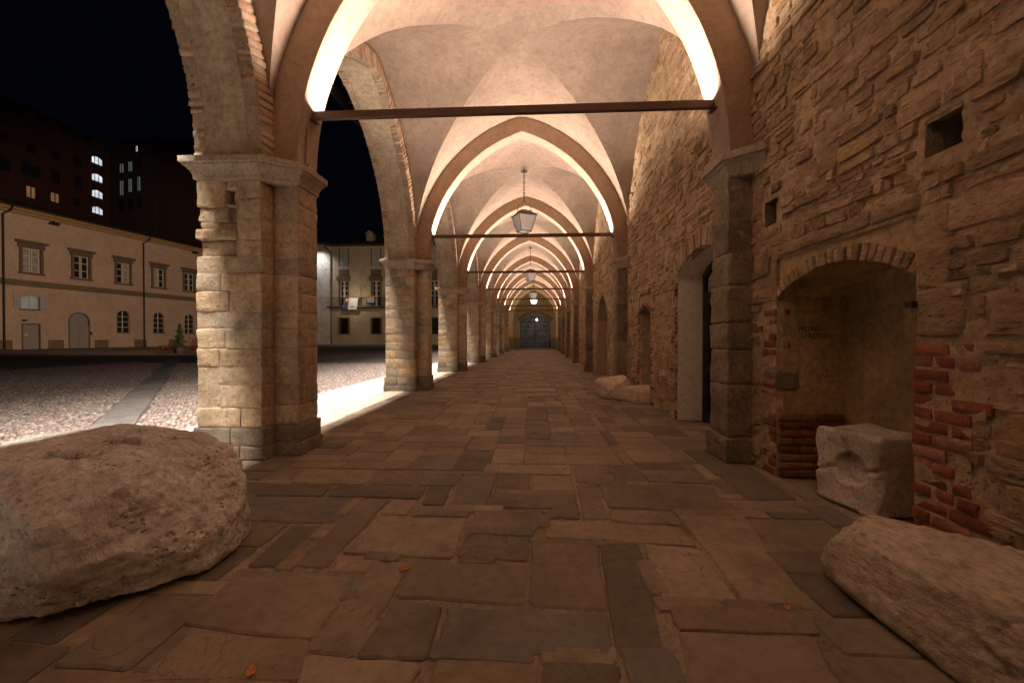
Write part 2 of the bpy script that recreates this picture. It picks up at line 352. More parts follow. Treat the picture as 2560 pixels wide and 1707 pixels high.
def sweep_plan(poly, prof, closed=True):
    """poly: plan outline (ccw); prof: list of (offset, z); returns a moulded band"""
    n = len(poly); vs = []; fs = []
    P = [Vector(p) for p in poly]
    nr = []
    for i in range(n):
        if closed or 0 < i < n - 1:
            a = (P[i] - P[i - 1]).normalized(); b = (P[(i + 1) % n] - P[i]).normalized()
        elif i == 0: a = b = (P[1] - P[0]).normalized()
        else: a = b = (P[i] - P[i - 1]).normalized()
        na = Vector((a.y, -a.x)); nb = Vector((b.y, -b.x)); k = (na + nb)
        nr.append(k / max(.35, (1 + na.dot(nb))))
    for off, z in prof:
        vs += [(P[i].x + nr[i].x * off, P[i].y + nr[i].y * off, z) for i in range(n)]
    m = len(prof)
    for r_ in range(m - 1):
        for i in range(n if closed else n - 1):
            j = (i + 1) % n
            fs.append((r_ * n + i, r_ * n + j, (r_ + 1) * n + j, (r_ + 1) * n + i))
    fs.append(tuple((m - 1) * n + i for i in range(n))); fs.append(tuple(range(n - 1, -1, -1)))
    return vs, fs

# ------------------------------------------------------------------ ground, floor and paving
def sheet(name, mat, x0, x1, y0, y1, z, parent=None, kind='structure', skirt=.1, label=None):
    m = MB(); m.box(x0, x1, y0, y1, z - skirt, z)
    return m.build(name, mat, parent, kind=kind, label=label)
square = sheet('square_ground', 'gritbed', -140, 60, -12, 150, -.030, skirt=.05)
far_ground = MB(); far_ground.add([(-140, -12, -.024), (-16.5, -12, -.024), (-16.3, 18.2, -.024), (-10.3, 19.2, -.024), (-7.8, 21.2, -.024), (-3.9, 26, -.024), (-3.9, 150, -.024), (-140, 150, -.024)], [(0, 1, 2, 3, 4, 5, 6, 7)])
far_ground.build('square_far_ground', 'farground', kind='structure')  # darker ground over the far part of the square
floor = sheet('floor', 'floorjoint', -2.36, 2.6, -7, 40, -.010, skirt=.2)
pavement = sheet('pavement', 'gritbed', -3.86, -2.36, -7, 36, -.014, skirt=.2)

def slab_mesh(m, quad, zt, rng, nedge=2, tint=0.0, thick=.04, rag=.006, gap=.0045):
    c = sum((Vector((p[0], p[1])) for p in quad), Vector((0, 0))) / 4
    out = []
    q = [Vector(p) for p in quad]
    # shrink for the joint
    q = [p + (c - p).normalized() * gap * 1.5 for p in q]
    for i in range(4):
        a, b = q[i], q[(i + 1) % 4]; L = (b - a).length; ch = min(.1, rng.uniform(.006, .018) / max(L, .01))
        ts = [ch] + [(k + 1) / (nedge + 1) for k in range(nedge)] + [1 - ch]
        for tt in ts:
            p = a.lerp(b, tt); nn = Vector((-(b - a).y, (b - a).x)).normalized()
            out.append(p + nn * rng.uniform(-rag, rag))
    n = len(out); area2 = sum(out[i].x * out[(i + 1) % n].y - out[(i + 1) % n].x * out[i].y for i in range(n))
    if area2 < 0: out.reverse()
    tx, ty = rng.uniform(-.005, .005), rng.uniform(-.005, .005)
    bev = rng.uniform(.005, .013)
    def ring(f, z): return [(p.x + (c.x - p.x) * 0 + (c - p).normalized().x * f, p.y + (c - p).normalized().y * f, z + tx * (p.x - c.x) + ty * (p.y - c.y)) for p in out]
    vs = ring(0, zt - thick) + ring(0, zt - .006) + ring(bev, zt) + [(c.x, c.y, zt + rng.uniform(-.001, .003))]
    fs = []
    for r_ in range(2):
        for i in range(n):
            j = (i + 1) % n; fs.append((r_ * n + i, r_ * n + j, (r_ + 1) * n + j, (r_ + 1) * n + i))
    for i in range(n): fs.append((2 * n + i, 2 * n + (i + 1) % n, 3 * n))
    m.add(vs, fs, tint)

TR = [
[(-1.067, 2.421), (-0.884, 2.43), (-0.904, 1.678), (-1.08, 1.688)],
[(-1.286, 2.079), (-1.086, 2.077), (-1.09, 1.674), (-1.259, 1.672)],
[(-1.547, 2.089), (-1.309, 2.078), (-1.307, 1.831), (-1.503, 1.836)],
[(-1.757, 2.433), (-1.094, 2.446), (-1.08, 2.093), (-1.643, 2.09)],
[(-1.972, 2.648), (-1.346, 2.633), (-1.327, 2.447), (-1.867, 2.433)],
[(-1.33, 2.625), (-0.702, 2.642), (-0.7, 2.432), (-1.312, 2.448)],
[(-1.729, 2.97), (-1.164, 2.952), (-1.142, 2.659), (-1.69, 2.656)],
[(-1.155, 2.945), (-0.81, 2.951), (-0.8, 2.661), (-1.136, 2.659)],
[(-1.929, 3.033), (-1.731, 2.962), (-1.721, 2.687), (-1.936, 2.682)],
[(-0.874, 2.418), (-0.705, 2.414), (-0.711, 2.204), (-0.87, 2.217)],
[(-0.874, 2.191), (-0.357, 2.197), (-0.358, 1.778), (-0.899, 1.803)],
[(-0.682, 2.334), (-0.35, 2.306), (-0.354, 2.208), (-0.699, 2.198)],
[(-0.692, 2.645), (-0.539, 2.653), (-0.533, 2.349), (-0.677, 2.353)],
[(-0.5, 2.886), (-0.26, 2.888), (-0.27, 2.338), (-0.49, 2.334)],
[(-0.82, 2.94), (-0.52, 2.929), (-0.514, 2.667), (-0.78, 2.653)],
[(-0.894, 1.793), (-0.67, 1.786), (-0.704, 1.645), (-0.876, 1.667)],
[(-0.704, 1.753), (-0.538, 1.749), (-0.564, 1.209), (-0.735, 1.22)],
[(-1.275, 1.659), (-0.739, 1.625), (-0.718, 1.277), (-1.236, 1.32)],
[(-0.531, 1.752), (-0.013, 1.76), (-0.023, 1.483), (-0.533, 1.506)],
[(-0.535, 1.494), (-0.323, 1.463), (-0.328, 1.211), (-0.559, 1.209)],
[(-1.171, 1.296), (-0.721, 1.272), (-0.677, 1.115), (-1.159, 1.09)],
[(-0.731, 1.213), (-0.332, 1.205), (-0.349, 1.11), (-0.679, 1.093)],
[(-0.32, 1.463), (0.283, 1.463), (0.26, 1.261), (-0.315, 1.266)],
[(-0.307, 1.252), (0.023, 1.249), (0.023, 1.129), (-0.316, 1.111)],
[(-0.0, 1.994), (0.325, 2.002), (0.28, 1.464), (-0.023, 1.485)],
[(-0.344, 2.034), (-0.004, 2.002), (-0.009, 1.782), (-0.354, 1.796)],
[(-0.341, 2.312), (0.066, 2.321), (0.028, 2.057), (-0.334, 2.052)],
[(0.068, 2.31), (0.277, 2.298), (0.267, 2.212), (0.068, 2.213)],
[(0.067, 2.192), (0.79, 2.151), (0.802, 1.947), (0.053, 2.005)],
[(0.3, 2.758), (0.439, 2.75), (0.422, 2.21), (0.278, 2.213)],
[(0.447, 2.75), (1.223, 2.759), (1.162, 2.344), (0.438, 2.363)],
[(0.438, 2.347), (0.809, 2.332), (0.807, 2.161), (0.425, 2.2)],
[(0.82, 2.311), (1.2, 2.309), (1.042, 1.515), (0.808, 1.55)],
[(0.331, 1.967), (0.527, 1.972), (0.421, 1.269), (0.265, 1.261)],
[(0.539, 1.969), (0.8, 1.924), (0.79, 1.539), (0.494, 1.529)],
[(0.501, 1.513), (1.026, 1.501), (0.979, 1.383), (0.492, 1.389)],
[(0.493, 1.38), (0.948, 1.378), (0.901, 1.174), (0.448, 1.151)],
[(0.028, 1.248), (0.277, 1.254), (0.259, 1.141), (0.025, 1.129)],
[(0.32, 3.148), (0.59, 3.162), (0.568, 2.769), (0.296, 2.774)],
[(0.605, 3.196), (0.837, 3.114), (0.8, 2.765), (0.576, 2.769)],
[(-0.369, 3.142), (0.313, 3.148), (0.284, 2.916), (-0.383, 2.936)],
[(-0.249, 2.906), (-0.015, 2.911), (-0.014, 2.603), (-0.26, 2.59)],
[(-0.009, 2.911), (0.289, 2.905), (0.275, 2.598), (-0.01, 2.598)],
[(-0.274, 2.564), (0.284, 2.579), (0.279, 2.343), (-0.303, 2.325)],
[(1.369, 3.018), (1.689, 2.999), (1.647, 2.547), (1.336, 2.531)],
[(1.186, 2.503), (1.531, 2.521), (1.601, 2.333), (1.197, 2.339)],
]
rs = random.Random(11)
slabs = []
def inpoly(x, y, q):
    s = None
    for i in range(4):
        a, b = q[i], q[(i + 1) % 4]; cr = (b[0] - a[0]) * (y - a[1]) - (b[1] - a[1]) * (x - a[0])
        if abs(cr) < 1e-12: continue
        if s is None: s = cr > 0
        elif (cr > 0) != s: return False
    return True
for q in TR: slabs.append((q, 1))
G = .088; NX = int((1.80 + 2.36) / G); NY = int(35.2 / G)
occ = np.zeros((NX, NY), bool)
for i in range(NX):
    for j in range(int(2.7 / G)):
        x, y = -2.36 + (i + .5) * G, .6 + (j + .5) * G
        if y < 3.4:
            for q in TR:
                if inpoly(x, y, q): occ[i, j] = True; break
for j in range(NY):
    i = 0
    while i < NX:
        if occ[i, j]: i += 1; continue
        w = rs.choice([3, 4, 4, 5, 5, 6, 7, 8, 9]); d = rs.choice([2, 2, 3, 3, 4])
        if rs.random() < .16: w, d = rs.choice([2, 3]), rs.choice([4, 5, 6])
        if NX - i - w < 2: w = NX - i
        ww = 0
        while ww < w and i + ww < NX and not occ[i + ww, j]: ww += 1
        dd = 1
        while dd < d and j + dd < NY and not occ[i:i + ww, j + dd].any(): dd += 1
        occ[i:i + ww, j:j + dd] = True
        x0, x1 = -2.36 + i * G, -2.36 + (i + ww) * G; y0, y1 = .6 + j * G, .6 + (j + dd) * G
        s_ = rs.uniform(-.02, .02)
        slabs.append(([(x0, y1), (x1, y1 + s_ * .3), (x1, y0), (x0, y0 + s_ * .3)], 0)); i += ww
cen = lambda q: (sum(p[0] for p in q) / 4, sum(p[1] for p in q) / 4)
slabs.sort(key=lambda s_: (s_[0][0][0] - s_[0][2][0]) ** 2 * 0 + (cen(s_[0])[1] ** 2 + cen(s_[0])[0] ** 2 * .4) - 8 * s_[1])
rest = MB()
for k, (q, tr) in enumerate(slabs):
    zt = rs.uniform(-.0025, .002)
    if k < 290:
        m = MB(); slab_mesh(m, q, zt, rs, nedge=3 if tr else 2, rag=.007 if tr else .004); m.build('paving_slab', 'slab', floor)
    else: slab_mesh(rest, q, zt, rs, nedge=0, tint=rs.random(), rag=.003)
rest.build('paving_fill', 'slab', floor, kind='stuff')
# kerb band of cream stone under the arches, grey paving strip outside
y = -2.0; kb = 0; far1 = MB()
while y < 33:
    L = rs.uniform(.55, 1.1); q = [(-2.68, y + L), (-2.365, y + L), (-2.365, y), (-2.68, y)]
    if y > .5 and y < 14:
        m = MB(); slab_mesh(m, q, .001, rs, rag=.004); m.build('kerb_stone', 'sill', pavement)
    else: slab_mesh(far1, q, .001, rs, nedge=0, tint=rs.random())
    y += L
for row in range(3):
    y = -2.0; x0, x1 = -2.70 - row * .385, -2.70 - (row + 1) * .385
    while y < 33:
        L = rs.uniform(.5, 1.2); q = [(x1, y + L), (x0, y + L), (x0, y), (x1, y)]
        if 3 < y < 14:
            m = MB(); slab_mesh(m, q, -.004, rs, rag=.003); m.build('paving_stone', 'greypave', pavement)
        else: slab_mesh(far1, q, -.004, rs, nedge=0, tint=rs.random())
        y += L
far1.build('paving_stone_fill', 'greypave', pavement, kind='stuff')
# stone band running diagonally over the square
band = thing('paved_band', None, None, (-4.2, 3.6, 0), kind='structure')
bd = Vector((-14.06, 15.9, 0)).normalized(); bn = Vector((bd.y, -bd.x, 0)); p0 = Vector((-4.05, 3.45, 0)); s_ = -.6
while s_ < 22:
    L = rs.uniform(.5, 1.0); m = MB()
    q = [p0 + bd * (s_ + L) - bn * .19, p0 + bd * (s_ + L) + bn * .19, p0 + bd * s_ + bn * .19, p0 + bd * s_ - bn * .19]
    if all(v.x < -3.9 for v in q):
        slab_mesh(m, [(v.x, v.y) for v in q], -.006, rs, nedge=1); m.build('paving_stone', 'bandstone', band)
    s_ += L
# cobbles: one mass of small rounded stones, nobody could count them
def cobbles():
    rg = np.random.default_rng(3); pts = []
    yv = 2.2
    g = .062
    ys = np.arange(1.5, 15.5, g)
    for j, y in enumerate(ys):
        gx = g * (1 + max(0, y - 8) * .06)
        xs = np.arange(-1.33 * y - 1.2 - .3 * 0, -3.9, gx) + (j % 2) * gx * .5
        xs = xs[(xs > -16.4)]
        pts.append(np.stack([xs, np.full(len(xs), y)], 1))
    p = np.concatenate(pts); p += rg.uniform(-.014, .014, p.shape)
    d = (p - np.array([p0.x, p0.y])) @ np.array([bn.x, bn.y]); p = p[np.abs(d) > .215]
    n = len(p); K = 7
    ang = rg.uniform(0, 2 * PI, n); rx = rg.uniform(.026, .038, n); ry = rg.uniform(.019, .028, n); h = rg.uniform(.012, .024, n); tn = rg.random(n)
    th = np.arange(K) * 2 * PI / K
    V = np.zeros((n, 2 * K + 1, 3))
    for r_, (f, zz) in enumerate(((1.0, 0.0), (.62, .75))):
        lx = np.cos(th)[None] * rx[:, None] * f; ly = np.sin(th)[None] * ry[:, None] * f
        V[:, r_ * K:(r_ + 1) * K, 0] = p[:, :1] + lx * np.cos(ang)[:, None] - ly * np.sin(ang)[:, None]
        V[:, r_ * K:(r_ + 1) * K, 1] = p[:, 1:] + lx * np.sin(ang)[:, None] + ly * np.cos(ang)[:, None]
        V[:, r_ * K:(r_ + 1) * K, 2] = -.030 + zz * h[:, None] + .004
    V[:, 2 * K, :2] = p; V[:, 2 * K, 2] = -.026 + h
    f = []
    for i in range(K):
        j = (i + 1) % K
        f += [(i, j, K + j), (i, K + j, K + i), (K + i, K + j, 2 * K)]
    f = np.array(f); Fa = (f[None] + (np.arange(n) * (2 * K + 1))[:, None, None]).reshape(-1, 3)
    me = bpy.data.meshes.new('cobblestones'); V = V.reshape(-1, 3) * U
    me.vertices.add(len(V)); me.vertices.foreach_set('co', V.ravel())
    me.loops.add(Fa.size); me.loops.foreach_set('vertex_index', Fa.ravel().astype(np.int32))
    me.polygons.add(len(Fa)); me.polygons.foreach_set('loop_start', np.arange(0, Fa.size, 3, dtype=np.int32))
    at = me.attributes.new('tint', 'FLOAT', 'FACE'); at.data.foreach_set('value', np.repeat(tn, len(f)).astype(np.float32))
    me.polygons.foreach_set('use_smooth', np.ones(len(Fa), bool)); me.update(calc_edges=True); me.validate()
    me.materials.append(M['cobble'])
    o = bpy.data.objects.new('cobblestones', me); COL.objects.link(o)
    tag(o, 'small rounded cobbles set over the square', None, None, 'stuff'); return n
NC = cobbles()

# ------------------------------------------------------------------ piers of the arcade
CZ = [0, .116, .262, .426, .607, .762, .909, 1.073, 1.211, 1.375, 1.527, 1.668, 1.80, 1.97, 2.13, ZB]
def pier_square(label, near):
    i = 0 if near else 1
    t = thing('stone_pier', label, 'pier', *place(i), group='stone piers of the arcade')
    core = MB(); core.box(XMO + .005, XMI - .005, -MD + .005, MD - .005, 0, 1.66 if near else ZB); core.box(XMI - .05, XL - .005, -PD + .005, PD - .005, 0, ZB)
    if near: core.box(XMO + .345, XMI - .005, -MD + .005, MD - .005, 1.66, ZB); core.box(XMO + .05, XMO + .345, -.02, MD - .005, 1.66, ZB)
    core.build('joint_core', 'joint', t, local=True)
    rg = random.Random(5 if near else 23); sg = (6, 4, 4) if near else (0, 0, 0); j = .0022
    for c in range(len(CZ) - 1):
        z0, z1 = CZ[c] + j, CZ[c + 1] - j; mat = 'plinth' if c < 2 else 'ashlar'
        fl = .03 if c == 0 else (.02 if c == 1 else 0)
        kw = dict(r=.0075 if near else .006, seg=sg, amp=.0075 if near else .005, freq=12 if near else 8)
        if near and c >= 11:
            xs = [XMO + .36, XMI]                   # right-hand column only; the broken corbel fills the rest
        elif rg.random() < .25: xs = [XMO, XMI]
        elif rg.random() < .5: xs = [XMO, XMO + rg.uniform(.18, .26), XMI]
        else: xs = [XMO, XMO + rg.uniform(.28, .4), XMI]
        for a, b in zip(xs, xs[1:]):
            fl0 = fl if a == XMO else -j; fl1 = fl if b == XMI else -j; o_ = rg.uniform(-.006, .006)
            block('stone_block', mat, t, (a - fl0, b + fl1, -MD - fl + o_, MD + fl, z0, z1), seed=rg.random() * 50, **kw)
        block('stone_block', mat, t, (XMI + fl + .002, XL + fl, -PD - fl + rg.uniform(-.004, .004), PD + fl, z0, z1), seed=rg.random() * 50, **kw)
    if near:                                        # torn springer with a putlog hole
        kw = dict(r=.012, seg=(6, 3, 5), amp=.014, freq=13)
        XA = XMO + .352
        for nm, d in (('stone_block', (XMO + .015, XA, -MD + .035, MD, 1.672, 1.80)), ('corbel', (XMO - .0, XA, -MD - .012, MD, 1.80, 1.885)),
                      ('corbel', (XMO + .02, XA, -MD + .025, MD, 1.885, 1.945)), ('stone_block', (XMO + .005, XMO + .16, -MD + .02, MD, 1.945, 2.065)),
                      ('corbel', (XMO + .165, XMO + .27, -MD - .012, MD, 1.945, 2.06)), ('stone_block', (XMO + .27, XA, -MD + .05, MD, 1.945, 2.07)),
                      ('stone_block', (XMO, XMO + .25, -MD, MD, 2.065, 2.285)), ('stone_block', (XMO + .335, XA, -MD + .01, MD, 2.09, 2.20)),
                      ('stone_block', (XMO + .255, XA, -MD, MD, 2.205, 2.285)), ('stone_block', (XMO + .255, XA, -MD + .005, MD, 2.06, 2.09))):
            block(nm, 'ashlar', t, d, seed=rg.random() * 60, **kw)
        v = MB(); v.box(XMO + .24, XMO + .345, -.06, -.03, 2.07, 2.22); v.build('putlog_hole', 'darkstone', t, local=True)  # dark back plate, the shade in the hole put into its colour
    cap = MB()
    poly = [(XMO, -MD), (XMI, -MD), (XL, -PD), (XL, PD), (XMI, MD), (XMO, MD)]
    cap.add(*sweep_plan(poly, [(-.01, ZB - .015), (.012, ZB), (.014, ZB + .03), (.028, ZB + .06), (.055, ZB + .09), (.064, ZB + .097), (.064, ZB + .110), (.080, ZB + .116), (.080, ZS - .004), (.074, ZS)]))
    bm_jit(cap, .004, 8); cap.build('capital', 'capital', t, local=True)
    return t
def bm_jit(m, amp, f):
    m.v = [tuple(Vector(p) + noise.noise_vector(Vector(p) * f) * amp) for p in m.v]
pierA = pier_square('nearest stone pier of the arcade, broken corbel and square hole, behind the boulder', True)
pierB = pier_square('second stone pier of the arcade on the square side, grey patches on its face', False)
reg(None)
names = {2: 'third', 3: 'fourth', 4: 'fifth', 5: 'sixth', 6: 'seventh'}
for i in names:
    p, rz = place(i); dup(pierB, p, rz, names[i] + ' stone pier of the arcade on the square side, counted from the big boulder')
p, rz = place(-1); dup(pierB, p, rz, 'stone pier of the arcade on the square side, before the nearest arch springs')

# wall-side piers
def pier_wall(label, near):
    t = thing('wall_pier', label, 'pier', *place(0 if near else 1), group='engaged piers along the rubble wall')
    rg = random.Random(9 if near else 31); j = .002; z = 0; c = 0
    core = MB(); core.box(XR + .006, XW + .1, -PD + .006, PD - .006, 0, ZB); core.build('joint_core', 'joint', t, local=True)
    zs = [0, .2, .62, .9, 1.12, 1.42, 1.68, 1.95, ZB] if near else [0, .25, .6, .92, 1.3, 1.62, 1.98, ZB]
    for c in range(len(zs) - 1):
        fl = .035 if c == 0 else (.01 if c < 5 else 0)
        cut = (lambda p: p) if not near or c > 6 else (lambda p: Vector((p.x + max(0, (XR + .07 - p.x) - (p.y + PD + .0) * .0) * .0, p.y, p.z)))
        block('stone_block', 'darkstone', t, (XR - fl, XW + .08, -PD - fl + rg.uniform(-.008, .004), PD + fl, zs[c] + j, zs[c + 1] - j), r=.016 if near and 1 < c < 6 else .008,
              seg=(4, 6, 7) if near else (0, 0, 0), amp=.016 if near else .006, freq=14, seed=rg.random() * 40)
    cap = MB(); poly = [(XW + .08, -PD - .16), (XW - .01, -PD - .15), (XR, -PD), (XR, PD), (XW - .01, PD + .15), (XW + .08, PD + .16)]
    cap.add(*sweep_plan([poly[k] for k in (0, 5, 4, 3, 2, 1)], [(-.01, ZB - .015), (.006, ZB), (.012, ZB + .02), (.04, ZB + .07), (.055, ZB + .085), (.055, ZB + .1), (.075, ZB + .11), (.075, ZS)]))
    bm_jit(cap, .004, 8); cap.build('capital', 'capital', t, local=True)
    return t
wpA = pier_wall('nearest rough dark pier on the rubble wall, between niche and glazed door', True)
wpB = pier_wall('second engaged pier on the rubble wall, beyond the narrow brick-edged niche', False)
reg(None)
for i in names:
    p, rz = place(i); dup(wpB, p, rz, names[i] + ' engaged pier along the rubble wall, counted from the carved block')
p, rz = place(-1); dup(wpB, p, rz, 'engaged pier on the rubble wall before the nearest bay')

# ------------------------------------------------------------------ transverse arches, tie bars, vaults
def arc_pts(Rr, c, n):                     # half arc from springing to apex: (x, z)
    tm = math.acos(c / Rr); return [(-c + Rr * math.cos(tm * k / n), Rr * math.sin(tm * k / n)) for k in range(n + 1)]
def full_arc(Rr, c, n):
    h = arc_pts(Rr, c, n); return [(-x, z) for x, z in h] + [(x, z) for x, z in reversed(h[:-1])]
def rib_mesh():
    m = MB(); sf = MB(); n = 44; a = full_arc(RA, CA, n); b = full_arc(RV + .04, CA, n); D = [-PD, -PD + .012, -.07, 0, .07, PD - .012, PD]
    k = len(a); vs = []
    for yy in D:
        e = .010 if abs(yy) == PD else 0
        for x, z in a:
            q = Vector((XC + x * (1 + e / 2), yy, ZS + z * (1 + e / 2.4) - .004)); q += noise.noise_vector(q * 2.2) * .008; vs.append(q)
    sf.add(vs, [(r_ * k + i, r_ * k + i + 1, (r_ + 1) * k + i + 1, (r_ + 1) * k + i) for r_ in range(len(D) - 1) for i in range(k - 1)])
    for q0, yy in ((0, -PD), ((len(D) - 1) * k, PD)):
        vv = [vs[q0 + i] for i in range(k)] + [Vector((XC + x, yy, ZS + z - .004)) for x, z in b]
        m.add(vv, [(i, i + 1, k + i + 1, k + i) for i in range(k - 1)])
    return m, sf
def rib_build(mat, smat):
    m, sf = rib_mesh(); o = m.build('transverse_arch', mat, None, local=True, cat='arch', label='x', group='pointed transverse arches of the portico')
    sf.build('soffit', smat, o, local=True, smooth=True); return o
rib = rib_build('rib', 'plaster'); reg(None)
def setpos(o, i, z=0):
    p, rz = place(i); o.location = (p[0] * U, p[1] * U, z * U); o.rotation_euler = (0, 0, rz)
for i in range(-2, 7):
    o = rib if i == -1 else dup(rib, (0, 0, 0), 0)
    setpos(o, i)
    o['label'] = ('pointed plaster arch over the portico just before the nearest vault' if i == -1 else 'pointed plaster arch of the portico two bays before the nearest pier') if i < 0 else ORD[i] + ' pointed plaster arch across the portico, rising above the ' + ORD[i] + ' tie bar'
def tie_bar(i):
    p, rz = place(i)
    t = thing('tie_bar', ORD[i] + ' dark steel tie bar across the portico with light strip on top' if i >= 0 else ('steel tie bar across the portico before the nearest bay' if i == -1 else 'steel tie bar across the portico two bays before the nearest pier'), 'tie bar', p, rz, group='steel tie bars with uplights')
    m = MB(); x0, x1 = XC - 1.725, XC + 1.725
    m.box(x0, x1, -.022, .022, 2.915, 2.966); m.build('bar', 'rust', t, local=True)
    m = MB()
    for yy in (-.019, .019): m.box(x0 + .01, x1 - .01, yy - .003, yy + .003, 2.966, 2.976)
    m.build('rim', 'rust', t, local=True)
    for xx in (x0, x1):
        m = MB(); m.box(xx - .035, xx + .035, -.05, .05, 2.895, 2.90); m.box(xx - .03, xx + .03, -.03, .03, 2.9, 2.915); m.build('end_plate', 'rust', t, local=True)
    if i < 3:
        m = MB(); m.tube([(x0 - .005, -.05, 2.92), (x0 - .02, -.06, 2.75), (x0 - .035, -.06, 2.5), (x0 + .0, -.09, 2.465), (x0 + .04, -.15, 2.46)], .007); m.build('conduit', 'copper', t, local=True)
    return t
for i in range(-2, 7): tie_bar(i)
def vault_mesh():
    n = 40; tm = math.acos(CA / RV); e = .03
    xs, ysv, zs = [], [], []
    for k in range(n + 1):
        a = tm * k / n; x = -CA + RV * math.cos(a); z = RV * math.sin(a)
        xs.append(x); ysv.append(math.sqrt(max(R2 * R2 - z * z, 0)) - C2 if k < n else 0.0); zs.append(z)
    X = [-x for x in xs] + xs[:-1][::-1]; Y = [-y for y in ysv] + ysv[:-1][::-1]
    K = list(range(n + 1)) + list(range(n))[::-1]; N_ = 2 * n + 1; m = MB(); vs = []; fs = []
    for i in range(N_):
        for j in range(N_):
            z = max(zs[K[i]], zs[K[j]]); z = RISE - math.sqrt((RISE - z) ** 2 + e * e) + .012
            q = Vector((XC + X[i], Y[j], ZS + z)); w = .011 * noise.noise(q * 1.3) + .006 * noise.noise(q * 3.5)
            vs.append(q + Vector((0, 0, w)))
    for i in range(N_ - 1):
        for j in range(N_ - 1):
            a, b, c, d = i * N_ + j, (i + 1) * N_ + j, (i + 1) * N_ + j + 1, i * N_ + j + 1
            same = (i < n) == (j < n)
            fs += [(a, c, b), (a, d, c)] if same else [(a, d, b), (b, d, c)]
    m.add(vs, fs); return m
vm = vault_mesh()
vault = vm.build('groin_vault', 'plaster', None, smooth=True, local=True, cat='vault', label='x', group='plastered groin vaults')
for k in range(-2, 6):
    o = vault if k == -2 else vault.copy()
    if k == -2: vault.data.set_sharp_from_angle(angle=rad(11))
    if k > -2: COL.objects.link(o)
    setpos(o, k + .5)
    o['label'] = {-2: 'pink plaster groin vault before the nearest tie bars', -1: 'pink plaster groin vault of the nearest bay, above the boulder and carved block'}.get(k, 'pink plaster groin vault between the ' + ORD[max(k, 0)] + ' and ' + ORD[max(k, 0) + 1] + ' tie bars')
for k in (6, 7):
    o = vm.build('groin_vault', 'cream', None, smooth=True, local=True, cat='vault', group='limewashed vaults at the far end'); setpos(o, k + .5)
    o['label'] = 'cream limewashed vault just past the last tie bar' if k == 6 else 'cream limewashed vault against the end wall above the gate'

# ------------------------------------------------------------------ arches to the square (wall above, soffit, brick rings)
def bay_frame(k): return place(k + .5)
def arch_wall(k, label):
    p, rz = bay_frame(k)
    t = thing('arcade_arch', label, 'arch', p, rz, group='pointed arches between the portico and the square')
    n = 30; a = full_arc(R3, C3, n); top = 5.35; topo = 7.6
    def face(x, tp):
        vs = []; fs = []
        for y, z in a: vs += [(x, y, ZS + z), (x, y, tp)]
        for i in range(len(a) - 1): fs.append((2 * i, 2 * i + 2, 2 * i + 3, 2 * i + 1))
        o = len(vs)
        for s in (-1, 1):
            vs += [(x, s * HO, ZS), (x, s * (B / 2 + .001), ZS), (x, s * (B / 2 + .001), tp), (x, s * HO, tp)]
            fs.append(tuple(o + i for i in ((0, 1, 2, 3) if s > 0 else (3, 2, 1, 0)))); o += 4
        return vs, fs
    m = MB(); m.add(*face(XMI, top)); m.build('inner_wall', 'plaster', t, local=True)
    m = MB(); v, f = face(XMO, topo); m.add(v, [q[::-1] for q in f]); m.build('outer_wall', 'ashlar', t, local=True)
    m = MB(); D = [XMO + .10, XMO + .2, XMO + .3, XMI - .10]; vs = []
    for x in D:
        for y, z in a:
            q = Vector((x, y * .999, ZS + z * .998)); vs.append(q + noise.noise_vector(q * 2.5 + Vector((0, k * 9.1, 0))) * .010)
    K = len(a); fs = [(r_ * K + i, (r_ + 1) * K + i, (r_ + 1) * K + i + 1, r_ * K + i + 1) for r_ in range(len(D) - 1) for i in range(K - 1)]
    m.add(vs, fs); m.build('soffit', 'soffit', t, local=True, smooth=True)
    return t
brick_meshes = []
rb = random.Random(4)
for v in range(6):
    m = MB(); m.add(*rbox(-.5, .5, -.5, .5, -.5, .5, r=.03, seg=(1, 0, 0), amp=.07, freq=1.9, seed=v * 7.7)); me = m.mesh('archbrick', True); me.set_sharp_from_angle(angle=rad(28)); me.materials.append(M['archbrick']); brick_meshes.append(me)
brick_red = []; brick_tan = []
for me in brick_meshes:
    c = me.copy(); c.name = 'redbrick'; c.materials.clear(); c.materials.append(M['brick']); brick_red.append(c)
    c = me.copy(); c.name = 'tanbrick'; c.materials.clear(); c.materials.append(M['rubble']); brick_tan.append(c)
def ring_positions(Rr, c, pitch):
    tm = math.acos(c / Rr); n = int(tm * Rr / pitch)
    for s in (-1, 1):
        for k in range(n):
            a = tm * (k + .5) / n; yield s, a
